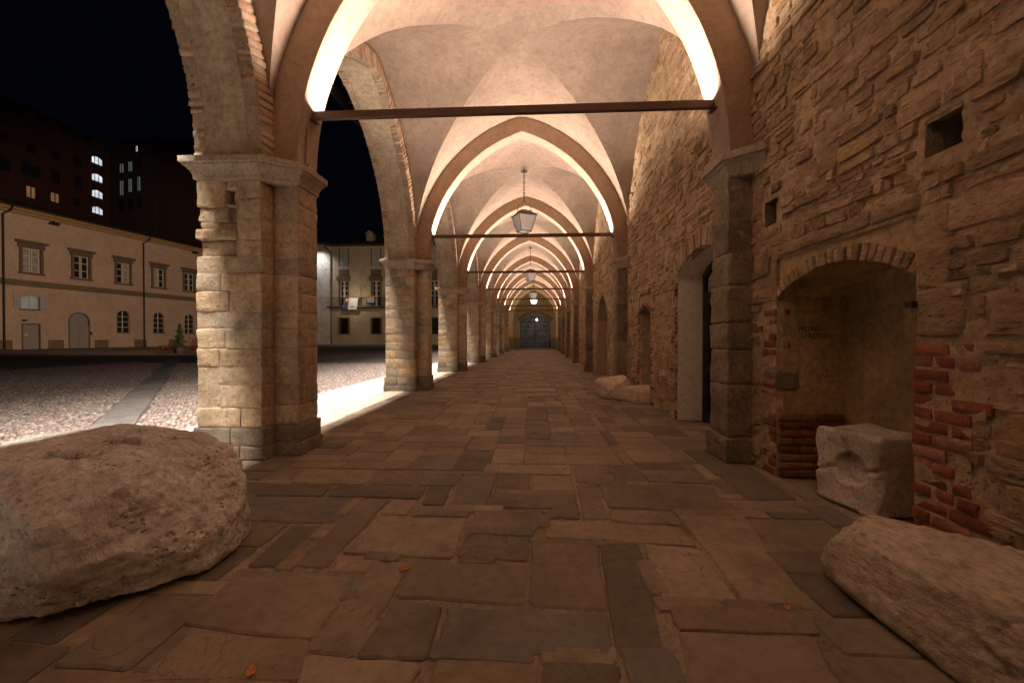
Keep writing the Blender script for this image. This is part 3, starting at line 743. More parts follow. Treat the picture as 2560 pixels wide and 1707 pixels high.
def arch_rings(t, k, single):
    th = .046
    fill = MB(); depth = .115
    for side, X0 in ((1, XMI), (-1, XMO)):
        for s, a in ring_positions(R3, C3, .0575):
            rr = R3 + .098 + rb.uniform(-.004, .003); y = s * (-C3 + rr * math.cos(a)); z = ZS + rr * math.sin(a)
            rx = (a if s > 0 else PI - a)             # radial direction in the YZ plane
            Lr = .19 + rb.uniform(-.006, .006); x = X0 - side * (depth / 2 - .012 - rb.uniform(-.003, .005))
            if rb.random() < .04: continue
            if single:
                o = bpy.data.objects.new('brick', rb.choice(brick_meshes)); COL.objects.link(o); o.parent = t
                o.location = Vector((x, y, z)) * U; o.rotation_euler = (rx + rb.uniform(-.02, .02), 0, 0); o.scale = (depth, Lr, th + rb.uniform(-.004, .003))
            else:
                ca, sa = math.cos(rx), math.sin(rx); vs = []
                for vx in (-.5, .5):
                    for vy, vz in ((-.5, -.5), (.5, -.5), (.5, .5), (-.5, .5)):
                        yy, zz = vy * Lr, vz * th; vs.append((x + vx * depth, y + yy * ca - zz * sa, z + yy * sa + zz * ca))
                fill.add(vs, [(0, 1, 2, 3), (7, 6, 5, 4), (0, 4, 5, 1), (1, 5, 6, 2), (2, 6, 7, 3), (3, 7, 4, 0)], rb.random())
    if not single: fill.build('brick_rings', 'archbrick', t, local=True, kind='stuff')
    # mortar behind the bricks
    for X0, e in ((XMI, -1), (XMO, 1)):
        m = MB(); aa = full_arc(R3 + .003, C3, 30); bb = full_arc(R3 + .185, C3, 30); vs = []
        x = X0 - e * .004 if True else X0
        for (y1, z1), (y2, z2) in zip(aa, bb): vs += [(x, y1, ZS + z1), (x, y2, ZS + z2), (X0 + e * .11, y1, ZS + z1)]
        for i in range(len(aa) - 1):
            o = 3 * i; m.add([vs[o], vs[o + 1], vs[o + 3], vs[o + 4], vs[o + 2], vs[o + 5]], [(0, 1, 3, 2), (0, 2, 5, 4)])
        m.build('ring_mortar', 'joint', t, local=True)
    m = MB(); pts = [(XMI + .022, y, ZS + z) for y, z in full_arc(R3 + .215, C3, 24)]; m.tube(pts, .008, 5); m.build('conduit', 'copper', t, local=True)
for k in range(-1, 6):
    lab = {-1: 'nearest brick-edged arch to the square, springing from the nearest pier towards the viewer', 0: 'brick-edged arch to the square between the nearest and the second pier'}.get(k, 'brick-edged arch to the square between the ' + ORD[max(k, 0)] + ' and ' + ORD[max(k, 0) + 1] + ' pier')
    t = arch_wall(k, lab); arch_rings(t, k, k <= 0)

# outer face fittings (washers with visors) and the roof over the portico
for k in range(-1, 6):
    p, rz = bay_frame(k)
    t = thing('wall_washer', 'long slim floodlight bracket on the outer face above the arch of bay ' + ORD[k + 1], 'floodlight', p, rz, group='washers on the outer face')
    m = MB(); m.box(-3.23, -3.165, -2.1, 2.1, 5.0, 5.05); m.build('housing', 'iron', t, local=True)
    m = MB(); m.box(-3.175, -3.165, -2.1, 2.1, 4.856, 5.0); m.build('visor', 'iron', t, local=True)
    for yy in (-1.2, 1.2):
        m = MB(); m.box(-3.17, XMO + .01, yy - .02, yy + .02, 5.02, 5.06); m.build('bracket', 'iron', t, local=True)
roof = MB(); roof.box(-2.95, 2.6, -6.5, 38, 7.6, 7.75); roof.build('roof', 'roof', kind='structure')
print('arcade done')
# ------------------------------------------------------------------ the rubble wall on the right, its niches and doorway
wall = thing('rubble_wall', 'long rough rubble stone wall with niches and doorway, on the closed side of the portico', 'wall', (XW, 12, 0), kind='structure')
def seg(y, y0, y1, zs, zc):
    h = (y1 - y0) / 2; u_ = (y - (y0 + y1) / 2) / h
    return zs + (zc - zs) * (1 - u_ * u_)
ARCHES = [(1.915, 2.957, 1.29, 1.445, 0.0), (3.66, 4.91, 1.75, 1.95, 0.0), (6.03, 6.63, 1.40, 1.50, 0.0), (9.33, 10.84, 1.45, 2.05, 0.0)]
RECTS = [(1.915, 2.957, 1.25, 1.575), (1.73, 1.885, 1.785, 1.965), (2.955, 3.115, 1.835, 2.015), (6.0, 6.66, 1.4, 1.66), (7.15, 7.23, 1.62, 1.70), (5.25, 5.33, 1.86, 1.93)]
ZONES = [(1.69, 1.915, 0.0, 1.0), (2.957, 3.13, 0.0, 1.25), (5.88, 6.03, 0, 1.45), (6.63, 6.78, 0, 1.45)]   # brick jambs
def inside(y, z, g=0.0):
    for y0, y1, zs, zc, z0 in ARCHES:
        if y0 - g < y < y1 + g and z < seg(min(max(y, y0), y1), y0, y1, zs, zc) + g: return True
    for y0, y1, z0, z1 in RECTS:
        if y0 - g < y < y1 + g and z0 - g < z < z1 + g: return True
    return False
def door_ring(y, z): return 3.5 < y < 5.05 and seg(min(max(y, 3.66), 4.91), 3.66, 4.91, 1.75, 1.95) - .02 < z < seg(min(max(y, 3.66), 4.91), 3.66, 4.91, 1.75, 1.95) + .2
back = MB()
def wall_grid(ya, yb, za, zb, st):
    ny = int(round((yb - ya) / st)); nz = int(round((zb - za) / st)); vs = []; fs = []
    for i in range(ny + 1):
        for k in range(nz + 1):
            y, z = ya + (yb - ya) * i / ny, za + (zb - za) * k / nz
            w = .009 * noise.noise(Vector((3, y * 5, z * 6))) + .008 * noise.noise(Vector((9, y * 12, z * 14))) + .005 * noise.noise(Vector((5, y * 29, z * 33)))
            x, y2 = bend(XW - .004 + w, y); vs.append((x, y2, z))
    for i in range(ny):
        for k in range(nz):
            y, z = ya + (yb - ya) * (i + .5) / ny, za + (zb - za) * (k + .5) / nz
            if inside(y, z) or any(a < y < b and c < z < d for a, b, c, d in ZONES): continue
            a = i * (nz + 1) + k; fs.append((a, a + 1, a + nz + 2, a + nz + 1))
    back.add(vs, fs)
wall_grid(-6.0, .8, 0, 5.25, .2); wall_grid(.8, 5.4, 0, 5.25, .03); wall_grid(5.4, 11.8, 0, 5.25, .06); wall_grid(11.8, 28.8, 0, 5.25, .2)
back.build('mortar_face', 'mortar', wall, smooth=True)
# stones
rw = random.Random(21); stones = []
def layout(ya, yb, sc):
    z = .0
    row = 0
    while z < 5.2:
        h = rw.choice([.05, .065, .08, .09, .1, .115, .13, .16, .19]) * sc
        y = ya + rw.uniform(-.1, .1)
        while y < yb:
            w = rw.choice([.07, .1, .13, .17, .2, .24, .3, .38]) * sc * (1.25 if h > .11 * sc else .9)
            wob = lambda yy: z + .035 * noise.noise(Vector((yy * .9, row * .37, 5))) + .012 * math.sin(yy * 1.7 + row)
            parts = [(0, 1)] if h < .11 * sc or rw.random() < .5 else [(0, (sp_ := rw.uniform(.35, .65))), (sp_, 1)]
            for a, b in parts:
                if rw.random() < .95: stones.append((y, y + w, wob(y) + h * a, wob(y + w) + h * a, h * (b - a)))
            y += w
        z += h; row += 1
layout(.6, 7.6, .8); layout(7.6, 28.8, 1.35)
def stone_mesh(m, y0, y1, za, zb, h, rng, tint=0.0, fine=False):
    g = .0015 + rng.uniform(0, .005); n = 16 if fine else 9
    pr = rng.choice([.004, .006, .008, .011, .014, .018, .026]); cy = (y0 + y1) / 2; cz = (za + zb) / 2 + h / 2
    hw = (y1 - y0) / 2 - g; hh = h / 2 - g; sl = (zb - za) / (y1 - y0); e = rng.uniform(.18, .34); sk = rng.uniform(-.25, .25)
    out = []; ph = rng.uniform(0, 9)
    for k in range(n):
        a = 2 * PI * (k + rng.uniform(-.2, .2)) / n; cx, sx = math.cos(a), math.sin(a)
        u_ = math.copysign(abs(cx) ** e, cx) * hw * rng.uniform(.93, 1.05); v_ = math.copysign(abs(sx) ** e, sx) * hh * rng.uniform(.88, 1.06)
        u_ += sk * v_ * .5; out.append((cy + u_, cz + v_ + sl * u_))
    ty, tz = rng.uniform(-.07, .07), rng.uniform(-.14, .10); rough = .010 if fine else .008
    vs = []; rings = ((1.0, -.03), (.985, pr * .35), (.90, pr), (.5, pr)) if fine else ((1.0, -.03), (.98, pr * .4), (.88, pr))
    for q, (f, d) in enumerate(rings):
        for (y, z) in out:
            yy = cy + (y - cy) * f; zz = cz + (z - cz) * f; dd = d + (ty * (yy - cy) + tz * (zz - cz)) * (1 if q > 0 else 0)
            if q > 0: dd += rough * noise.noise(Vector((yy * 13, zz * 17, ph))) + rough * .7 * noise.noise(Vector((yy * 31, zz * 37, ph)))
            x, y2 = bend(XW - dd, yy); vs.append((x, y2, zz))
    x, y2 = bend(XW - pr - rng.uniform(-.005, .006), cy); vs.append((x, y2, cz))
    fs = []; K = len(rings)
    for r_ in range(K - 1):
        for i in range(n): j = (i + 1) % n; fs.append((r_ * n + i, (r_ + 1) * n + i, (r_ + 1) * n + j, r_ * n + j))
    for i in range(n): fs.append(((K - 1) * n + i, K * n, (K - 1) * n + (i + 1) % n))
    m.add(vs, fs, tint)
ok = []
def bad(s_):
    y0, y1, za, zb, h = s_
    pts = [(y0 + (y1 - y0) * a, za + (zb - za) * a + h * b) for a in (0, .25, .5, .75, 1) for b in (0, .5, 1)]
    if min(za, zb) < -.005 or any(inside(y, z, .004) or door_ring(y, z) for y, z in pts): return True
    if any(a < y < b and c <= z < d for y, z in pts for a, b, c, d in ZONES): return True
    return any(abs((y0 + y1) / 2 - YA(i)) < PD - .03 for i in range(-1, 7))
def place_stone(s_, lvl=0):
    y0, y1, za, zb, h = s_
    if h < .024 or y1 - y0 < .05: return
    if not bad(s_): ok.append(s_); return
    if lvl > 2 or y0 > 11: return
    ym, zm = (y0 + y1) / 2, (za + zb) / 2
    if (y1 - y0) > h: place_stone((y0, ym, za, zm, h), lvl + 1); place_stone((ym, y1, zm, zb, h), lvl + 1)
    else: place_stone((y0, y1, za, zb, h / 2), lvl + 1); place_stone((y0, y1, za + h / 2, zb + h / 2, h / 2), lvl + 1)
for s_ in stones: place_stone(s_)
def shown(s_):
    y0, y1, za, zb, h = s_; y = (y0 + y1) / 2; z = za + h / 2
    if y < 1.45 or abs(z - 1) > .87 * (y - .1): return 0
    d2 = XW * XW + y * y + (z - 1) ** 2; return (y1 - y0) * h * XW / d2 ** 1.5
ok.sort(key=shown, reverse=True)
fill = MB()
for k, s_ in enumerate(ok):
    if k < 290:
        m = MB(); stone_mesh(m, *s_, rw, fine=True); m.build('stone', 'rubble', wall, smooth=True).data.set_sharp_from_angle(angle=rad(38))
    else: stone_mesh(fill, *s_, rw, tint=rw.random(), fine=(s_[1] < 5.2 and s_[0] > 1.2))
fill.build('stone_fill', 'rubble', wall, smooth=True, kind='stuff').data.set_sharp_from_angle(angle=rad(38))

def lining(name, mat, y0, y1, zs, zc, depth, z0=0.0, backmat=None, x0=XW - .006, backname='niche_back', flare=0.0):
    n = 20; pr = [(y0, z0), (y0, zs)] + [(y0 + (y1 - y0) * k / n, seg(y0 + (y1 - y0) * k / n, y0, y1, zs, zc)) for k in range(1, n)] + [(y1, zs), (y1, z0)]
    m = MB(); vs = []; xs = [x0, x0 + .05, (x0 + XW + depth) / 2, XW + depth]
    for x in xs:
        for y, z in pr:
            q = noise.noise_vector(Vector((x * 3, y * 3, z * 3))) * .006
            xx, yy = bend(x, y); vs.append((xx, yy + q.y, z + q.z))
    K = len(pr); fs = [(r_ * K + i, r_ * K + i + 1, (r_ + 1) * K + i + 1, (r_ + 1) * K + i) for r_ in range(3) for i in range(K - 1)]
    m.add(vs, fs); o1 = m.build(name, mat, wall)
    if backmat:
        m = MB(); ym = (y0 + y1) / 2; vs = [(*bend(XW + depth, ym), (z0 + zs) / 2)] + [(*bend(XW + depth, y), z) for y, z in pr]
        m.add(vs, [(0, i, i + 1) for i in range(1, K)] + [(0, K, 1)]); m.build(backname, backmat, wall)
lining('niche_lining', 'nicheplaster', *ARCHES[0][:4], .47, backmat='nicheplaster')
lining('door_reveal', 'reveal', *ARCHES[1][:4], .42)
lining('niche_lining', 'tanplaster', *ARCHES[2][:4], .26, backmat='tanplaster')
lining('niche_lining', 'tanplaster', *ARCHES[3][:4], .30, backmat='tanplaster', x0=XW - .02)
m = MB(); yy0, yy1, zs, zc = ARCHES[3][:4]                 # plaster surround of the arched niche
for k in range(24):
    a, b = yy0 + (yy1 - yy0) * k / 24, yy0 + (yy1 - yy0) * (k + 1) / 24
for (ya, yb) in ((yy0 - .09, yy0), (yy1, yy1 + .09)): m.box(XW - .03, XW + .01, ya, yb, 0, zs)
m.build('niche_surround', 'tanplaster', wall)
for (y0, y1, z0, z1) in (RECTS[1], RECTS[2], RECTS[4], RECTS[5]):   # putlog holes, their inner shade put into the dark stone colour
    m = MB(); x1 = XW + .5
    m.quad((XW - .005, y0, z0), (XW - .005, y1, z0), (x1, y1, z0), (x1, y0, z0)); m.quad((XW - .005, y0, z1), (x1, y0, z1), (x1, y1, z1), (XW - .005, y1, z1))
    m.quad((XW - .005, y0, z0), (x1, y0, z0), (x1, y0, z1), (XW - .005, y0, z1)); m.quad((XW - .005, y1, z0), (XW - .005, y1, z1), (x1, y1, z1), (x1, y1, z0)); m.quad((x1, y0, z0), (x1, y1, z0), (x1, y1, z1), (x1, y0, z1))
    m.build('putlog_hole', 'darkstone', wall)
# infill panel and lintel over the near niche
def panel(y0, y1, zs, zc, top, mat, x):
    m = MB(); n = 20; vs = []
    for k in range(n + 1):
        y = y0 + (y1 - y0) * k / n; vs += [(x, y, seg(y, y0, y1, zs, zc)), (x, y, top)]
    m.add(vs, [(2 * k, 2 * k + 1, 2 * k + 3, 2 * k + 2) for k in range(n)]); return m.build('niche_panel', mat, wall)
panel(1.915, 2.957, 1.29, 1.445, 1.578, 'nicheplaster', XW + .012)
panel(6.0, 6.66, 1.40, 1.50, 1.665, 'tanplaster', XW + .008)
def wblock(name, mat, dims, **kw):
    mm = MB(); mm.add(*rbox(*dims, **kw)); return mm.build(name, mat, wall, smooth=True)
yl = 1.90
for L in (.26, .19, .31, .3): wblock('lintel', 'rubble', (XW - .022, XW + .06, yl + .003, yl + L - .003, 1.578, 1.655), r=.012, seg=(0, 3, 1), amp=.012, freq=10, seed=L * 40); yl += L
wblock('jamb_stone', 'rubble', (XW - .018, XW + .06, 2.962, 3.10, 1.26, 1.57), r=.014, seg=(0, 1, 3), amp=.014, freq=10, seed=3)
wblock('jamb_stone', 'rubble', (XW - .022, XW + .08, 1.76, 1.91, 1.22, 1.575), r=.014, seg=(0, 1, 3), amp=.012, freq=10, seed=5)
wblock('jamb_stone', 'rubble', (XW - .02, XW + .08, 1.70, 1.912, 1.005, 1.21), r=.014, seg=(0, 2, 2), amp=.012, freq=10, seed=8)
# bricks of the jambs and arches
rk = random.Random(8)
def brick(y, z, L, h, x=XW - .010, dpt=.1, red=True, rot=0.0, along='y'):
    x += rk.uniform(-.008, .006); xx, yy = bend(x + dpt / 2, y)
    o = share('brick', rk.choice(brick_tan if red is None else brick_red if red else brick_meshes), wall, (xx, yy, z), (rot + rk.uniform(-.025, .025), 0, rk.uniform(-.03, .03)), (dpt, L, h) if along == 'y' else (L, dpt, h))
    return o
for c in range(17):
    z = .03 + c * .0575; y = 1.922; first = c % 2 == 0; nmax = rk.choice([2, 2, 3]) if c not in (6, 7) else 1
    lim = rk.uniform(1.585, 1.68)
    L = [.155, .085][c % 2]
    for b in range(nmax + 1):
        if y - L < lim - .05: break
        brick(y - L / 2, z, L - .006, .045); y -= L + .010; L = .155 if rk.random() < .75 else .085
m = MB(); m.add(*rbox(XW - .006, XW + .03, 1.68, 1.918, 0, 1.01, r=.003, seg=(0, 12, 30), amp=.005, freq=14)); m.build('jamb_mortar', 'mortar', wall)
for c in range(21):
    z = .03 + c * .0575
    if 13 < c < 15 or c in (8, 9): continue
    L = [.15, .08][c % 2]; brick(2.962 + L / 2, z, L, .045, red=c % 5 != 3)
    if rk.random() < .25 and c > 3: brick(2.962 + L + .05, z, .075, .045)
for ya, yb, zt in ((2.958, 3.15, 1.27), (5.86, 6.03, 1.47), (6.63, 6.80, 1.47)):
    m = MB(); m.add(*rbox(XW - .004, XW + .04, ya, yb, 0, zt, r=.003, seg=(0, 6, 34), amp=.010, freq=14)); m.build('jamb_mortar', 'mortar', wall)
for c in range(8):                                         # brick base of the far niche jamb, facing the viewer
    z = .03 + c * .0575; x = XW + .004
    while x < XW + .42:
        L = rk.choice([.15, .15, .085]); L = min(L, XW + .455 - x)
        if L > .04: o = share('brick', rk.choice(brick_red), wall, (x + L / 2, 2.985 + rk.uniform(-.004, .004), z), (0, 0, 0), (L - .008, .1, .046))
        x += L
wblock('jamb_stone', 'darkstone', (XW - .02, XW + .14, 2.93, 3.10, .63, .77), r=.02, seg=(1, 2, 2), amp=.02, freq=12, seed=4)
def ring(y0, y1, zs, zc, Lr, pitch, red, x=XW - .012):
    n = int((y1 - y0) / pitch)
    for k in range(n):
        y = y0 + (y1 - y0) * (k + .5) / n; h = (y1 - y0) / 2; u_ = (y - (y0 + y1) / 2) / h
        sl = -2 * (zc - zs) * u_ / h; a = math.atan(sl); z = seg(y, y0, y1, zs, zc)
        L = Lr * rk.uniform(.85, 1.08); nx, nz = -math.sin(a), math.cos(a)
        brick(y + nx * (L / 2 - .006), z + nz * (L / 2 - .006), .040, L, x=x, red=red if red is None or isinstance(red, bool) else rk.random() < red, rot=a)
ring(1.915, 2.957, 1.29, 1.445, .085, .047, None, XW - .004)
ring(3.62, 4.95, 1.75, 1.95, .20, .05, False, XW - .016)
ring(6.03, 6.63, 1.40, 1.50, .06, .046, .3)
for c in range(25):
    z = .03 + c * .0575
    for y, s_ in ((6.635, 1), (6.025, -1)):
        L = [.15, .08][(c + (s_ > 0)) % 2]; brick(y + s_ * L / 2, z, L, .046, red=rk.random() < .6)
for c in range(3): brick(6.1 + c * .2, 1.69, .17, .045)
for c in range(30):
    z = .03 + c * .0575
    if rk.random() < .5: brick(4.968, z, .085, .046, red=rk.random() < .75)
    if rk.random() < .18: brick(5.09, z, .14, .046, red=rk.random() < .75)
for c in range(11): brick(3.66 - .06 + 9.9, .1 + c * .0575, .15, .046)
for c in range(14): brick(14.35, .05 + c * .0575, .16, .046)
# writing scratched on the niche plaster
for txt, x, z, a in (('MORIS', 1.895, 1.045, .10), ('FROGIA', 1.935, .998, -.04)):
    cu = bpy.data.curves.new('inscription', 'FONT'); cu.body = txt; cu.size = .048 * U; cu.extrude = .0004; cu.space_character = 1.05; cu.shear = .12
    o = bpy.data.objects.new('inscription', cu); COL.objects.link(o); cu.materials.append(M['ink']); o.parent = wall
    og = ORG[wall.name]; o.location = (Vector((x, 2.957 - .016, z)) - Vector(og)) * U; o.rotation_euler = (rad(90), a * -.3, 0)
m = MB(); m.box(XW - .045, XW + .02, 1.895, 1.93, 1.135, 1.165); m.build('iron_hook', 'iron', wall)

# glazed door at the back of the white reveal
gd = thing('glazed_door', 'tall dark-framed glazed door deep in the white plastered doorway', 'door', (2.06, 4.28, 0))
def arch_outline(y0, y1, zs, zc, n=18): return [(y0, 0), (y0, zs)] + [(y0 + (y1 - y0) * k / n, seg(y0 + (y1 - y0) * k / n, y0, y1, zs, zc)) for k in range(1, n)] + [(y1, zs), (y1, 0)]
oA = arch_outline(3.63, 4.92, 1.76, 1.965); iA = arch_outline(3.71, 4.84, 1.70, 1.885)
m = MB(); vs = []
for (y, z), (y2, z2) in zip(oA, iA): vs += [(2.045, y, z), (2.045, y2, z2), (2.10, y2, z2)]
m.add(vs, [(3 * k, 3 * k + 3, 3 * k + 4, 3 * k + 1) for k in range(len(oA) - 1)] + [(3 * k + 1, 3 * k + 4, 3 * k + 5, 3 * k + 2) for k in range(len(oA) - 1)]); m.build('frame', 'iron', gd)
m = MB(); m.box(2.04, 2.10, 3.71, 4.84, 1.45, 1.53); m.build('transom', 'iron', gd)
for ya, yb in ((3.71, 4.272), (4.288, 4.84)):
    m = MB(); m.box(2.05, 2.09, ya, ya + .06, .02, 1.45); m.box(2.05, 2.09, yb - .06, yb, .02, 1.45)
    for z0, z1 in ((.02, .12), (.60, .70), (1.39, 1.45)): m.box(2.05, 2.09, ya + .06, yb - .06, z0, z1)
    lf = m.build('leaf_frame', 'iron', gd)
    for z0, z1 in ((.12, .60), (.70, 1.39)):
        m = MB(); m.quad((2.075, ya + .06, z0), (2.075, yb - .06, z0), (2.075, yb - .06, z1), (2.075, ya + .06, z1)); m.build('pane', 'glass', lf)
m = MB(); vs = [(2.08, 4.275, 1.53)] + [(2.08, y, max(z, 1.53)) for y, z in iA]; m.add(vs, [(0, k, k + 1) for k in range(1, len(iA))]); m.build('fanlight', 'curtain_and_reflection', gd)  # pale pane, the greyish reflection in the glass put into its colour
for z in (.25, 1.25):
    m = MB(); m.tube([(2.04, 4.86, z - .05), (2.04, 4.86, z + .05)], .014, 6); m.build('hinge', 'iron', gd)
m = MB(); m.box(2.0, 2.05, 4.30, 4.33, .72, .76); m.build('handle', 'iron', gd)
m = MB(); m.box(2.2, 2.22, 3.5, 5.1, 0, 2.1); m.build('dark_room', 'glass', gd)

# ------------------------------------------------------------------ loose stones
def rock(name, mat, label, cat, c, planes, p=9, sub=6, amps=((2.5, .02), (7, .012), (18, .005)), fn=None, group=None, flat=True, chips=26, rug=.014, grow=.0, cd=.9):
    bm = bmesh.new(); bmesh.ops.create_icosphere(bm, subdivisions=sub, radius=1)
    c = Vector(c); pl = []
    for n, q in planes:
        n = Vector(n).normalized(); h = n.dot(Vector(q) - c); pl.append((n, max(h, .02) + (grow if n.z > -.5 else grow * .3)))
    PN = np.array([tuple(n) for n, h in pl]); PH = np.array([h for n, h in pl])
    D = np.array([tuple(v.co.normalized()) for v in bm.verts]); S = np.maximum(D @ PN.T, 0) / PH[None]
    r = (S ** p).sum(1) ** (-1 / p)
    rg = np.random.default_rng(int(abs(c.x) * 1000)); 
    if chips:                                   # knocked-off facets
        CN = rg.normal(size=(chips, 3)); CN /= np.linalg.norm(CN, axis=1, keepdims=True)
        rc_ = (np.maximum(CN @ PN.T, 0) / PH[None]); rc_ = (rc_ ** p).sum(1) ** (-1 / p)
        sup = np.array([((D * r[:, None]) @ n_).max() for n_ in CN]); CH = sup * rg.uniform(cd, .985, chips)
        S2 = np.maximum(D @ CN.T, 0) / CH[None]; r = np.minimum(r, 1 / np.maximum(S2.max(1), 1e-6))
    for v, d, rr in zip(bm.verts, D, r):
        q = Vector(d) * float(rr) + c; e = 0
        for f, a in amps: e += a * (noise.noise(q * f + Vector((c.x * 9, 0, 0))))
        e -= rug * 1.6 * max(0, noise.noise(q * 4.1 + Vector((7, 1, 2))) - .15) ; w_ = abs(noise.noise(q * 3.1 + Vector((1, 8, 3)))) ; e -= rug * max(0, .12 - w_) * 5; e -= rug * .5 * max(0, .1 - abs(noise.noise(q * 9 + Vector((5, 2, 9))))) * 8
        q = q + Vector(d) * e
        if fn: q = fn(q)
        if flat: q.z = max(q.z, 0.001)
        v.co = q
    m = MB(); bm.verts.index_update(); m.add([v.co[:] for v in bm.verts], [tuple(v.index for v in f.verts) for f in bm.faces]); bm.free()
    return m.build(name, mat, None, smooth=True, label=label, cat=cat, group=group, origin=(c.x, c.y, 0))
def pit(q, px, py, rx, ry, d, ang=0):
    dx, dy = q.x - px, q.y - py; a, b = dx * math.cos(ang) + dy * math.sin(ang), -dx * math.sin(ang) + dy * math.cos(ang)
    return d * math.exp(-((a / rx) ** 2 + (b / ry) ** 2) ** 2.5)
def bfn(q):
    if q.z > .36:
        q = q.copy(); q.z -= pit(q, -1.955, 1.56, .12, .045, .13, .1) + pit(q, -1.93, 1.77, .10, .04, .12, -.2) + pit(q, -1.74, 1.88, .07, .025, .08, .2) + .05 * math.exp(-((q.x + 1.62) / .05) ** 2 - ((q.y - 1.75) / .25) ** 2)
    return q
rock('boulder', 'limestone', 'huge pale limestone boulder with pits in its top, on the floor before the nearest pier', 'boulder', (-1.85, 1.74, .25),
     [((0, 0, -1), (0, 0, -.01)), ((.02, -.03, 1), (-1.85, 1.75, .485)), ((.14, -1, .07), (-1.65, 1.25, .25)), ((.1, -.7, .7), (-1.75, 1.315, .47)), ((.1, -.8, -.6), (-1.55, 1.31, .02)),
      ((1, -.1, .12), (-1.40, 1.72, .33)), ((.72, -.7, .0), (-1.50, 1.39, .25)), ((.75, .65, .1), (-1.58, 2.02, .35)), ((.8, -.2, -.6), (-1.385, 1.5, .05)), ((.62, -.1, .78), (-1.5, 1.72, .46)),
      ((.0, 1, .1), (-1.9, 2.2, .3)), ((-1, 0, 0), (-2.4, 1.7, .3)), ((-.6, -.8, 0), (-2.05, 1.36, .3)), ((-.7, .7, 0), (-2.2, 2.08, .3)), ((.4, .7, .6), (-1.75, 2.1, .46))], p=20, sub=7, fn=bfn,
     amps=((2.2, .022), (5, .02), (12, .014), (26, .009), (55, .006)), rug=.012, chips=42, grow=.035, cd=.84).data.set_sharp_from_angle(angle=rad(40))
rock('stone_slab', 'tanstone', 'long weathered tan stone slab lying along the foot of the wall, nearest the viewer', 'stone', (1.42, 1.05, .12),
     [((0, 0, -1), (0, 0, -.01)), ((-.32, .02, 1), (1.27, 1.3, .215)), ((-1, -.12, .18), (1.245, 1.45, .1)), ((-.25, 1, .2), (1.2, 1.70, .12)), ((-.8, .65, .2), (1.165, 1.64, .1)), ((.9, .42, 0), (1.47, 1.4, .2)),
      ((0, -1, 0), (1.4, .35, .1)), ((-.7, 0, -.7), (1.215, 1.3, .03)), ((1, 0, 0), (1.72, 1, .1)), ((.3, 0, 1), (1.5, 1.2, .30))], p=24, sub=7,
     amps=((2.5, .014), (7, .012), (16, .010), (34, .007), (60, .004)), grow=.045, chips=16)
def carve(q):
    # front face lies towards -x: shallow bowl with four cracks
    return q
cb = MB()
ang = math.atan2(2.61 - 2.268, 1.806 - 1.884)            # direction of the front face
def cfn(p):
    e = 0
    if p.y < .06:
        dx, dz = p.x - .155, p.z - .235; r = math.hypot(dx, dz); R0 = .098
        R0 += .006 * noise.noise(Vector((dx * 30, dz * 30, 1)))
        if r < R0: e = .055 * min(1, (R0 - r) / .014) + .010 * noise.noise(Vector((dx * 40, dz * 40, 5)))
        else:
            for a in (1.25, 2.9, -.25, -1.75):
                ca, sa = math.cos(a), math.sin(a); al = dx * ca + dz * sa; ac = abs(-dx * sa + dz * ca + .012 * math.sin(al * 40))
                if al > 0 and ac < .016: e = max(e, .026 * (1 - ac / .016))
        q = p.copy(); q.y += e; return q
    return p
cb.add(*rbox(0, .37, 0, .38, 0, .445, r=.02, seg=(40, 10, 46), amp=.018, freq=8, seed=3, fn=cfn))
cbo = cb.build('carved_block', 'carved', None, smooth=True, local=True, label='square carved stone block with a round hollow in its face, standing in the niche', cat='stone block')
cbo.location = Vector((1.884, 2.262, 0)) * U; cbo.rotation_euler = (0, 0, math.atan2(2.61 - 2.262, 1.806 - 1.884)); cbo.scale = (1, -1, 1)
rock('stone_piece', 'tanstone', 'pale broken stone fragment with grooved rounded top, farther of two by the wall', 'stone', (1.36, 6.75, .13),
     [((0, 0, -1), (0, 0, -.01)), ((-.2, -.1, 1), (1.3, 6.7, .27)), ((-1, -.2, .1), (1.14, 6.8, .1)), ((-.2, -1, .25), (1.3, 6.46, .1)), ((.3, 1, 0), (1.4, 7.12, .1)), ((1, 0, .2), (1.68, 6.75, .15)), ((.5, -.6, .6), (1.5, 6.55, .24)), ((-.7, -.6, .4), (1.2, 6.55, .2))], p=12, sub=5, group='broken stones by the wall')
rock('stone_piece', 'tanstone', 'squared pale stone block on the floor in front of the narrow brick niche', 'stone', (1.66, 6.3, .11),
     [((0, 0, -1), (0, 0, -.01)), ((-.1, 0, 1), (1.6, 6.3, .225)), ((-1, -.15, .05), (1.55, 6.1, .1)), ((-.1, -1, .05), (1.62, 6.02, .1)), ((0, 1, 0), (1.6, 6.62, .1)), ((1, 0, 0), (1.9, 6.3, .1))], p=18, sub=5, group='broken stones by the wall')

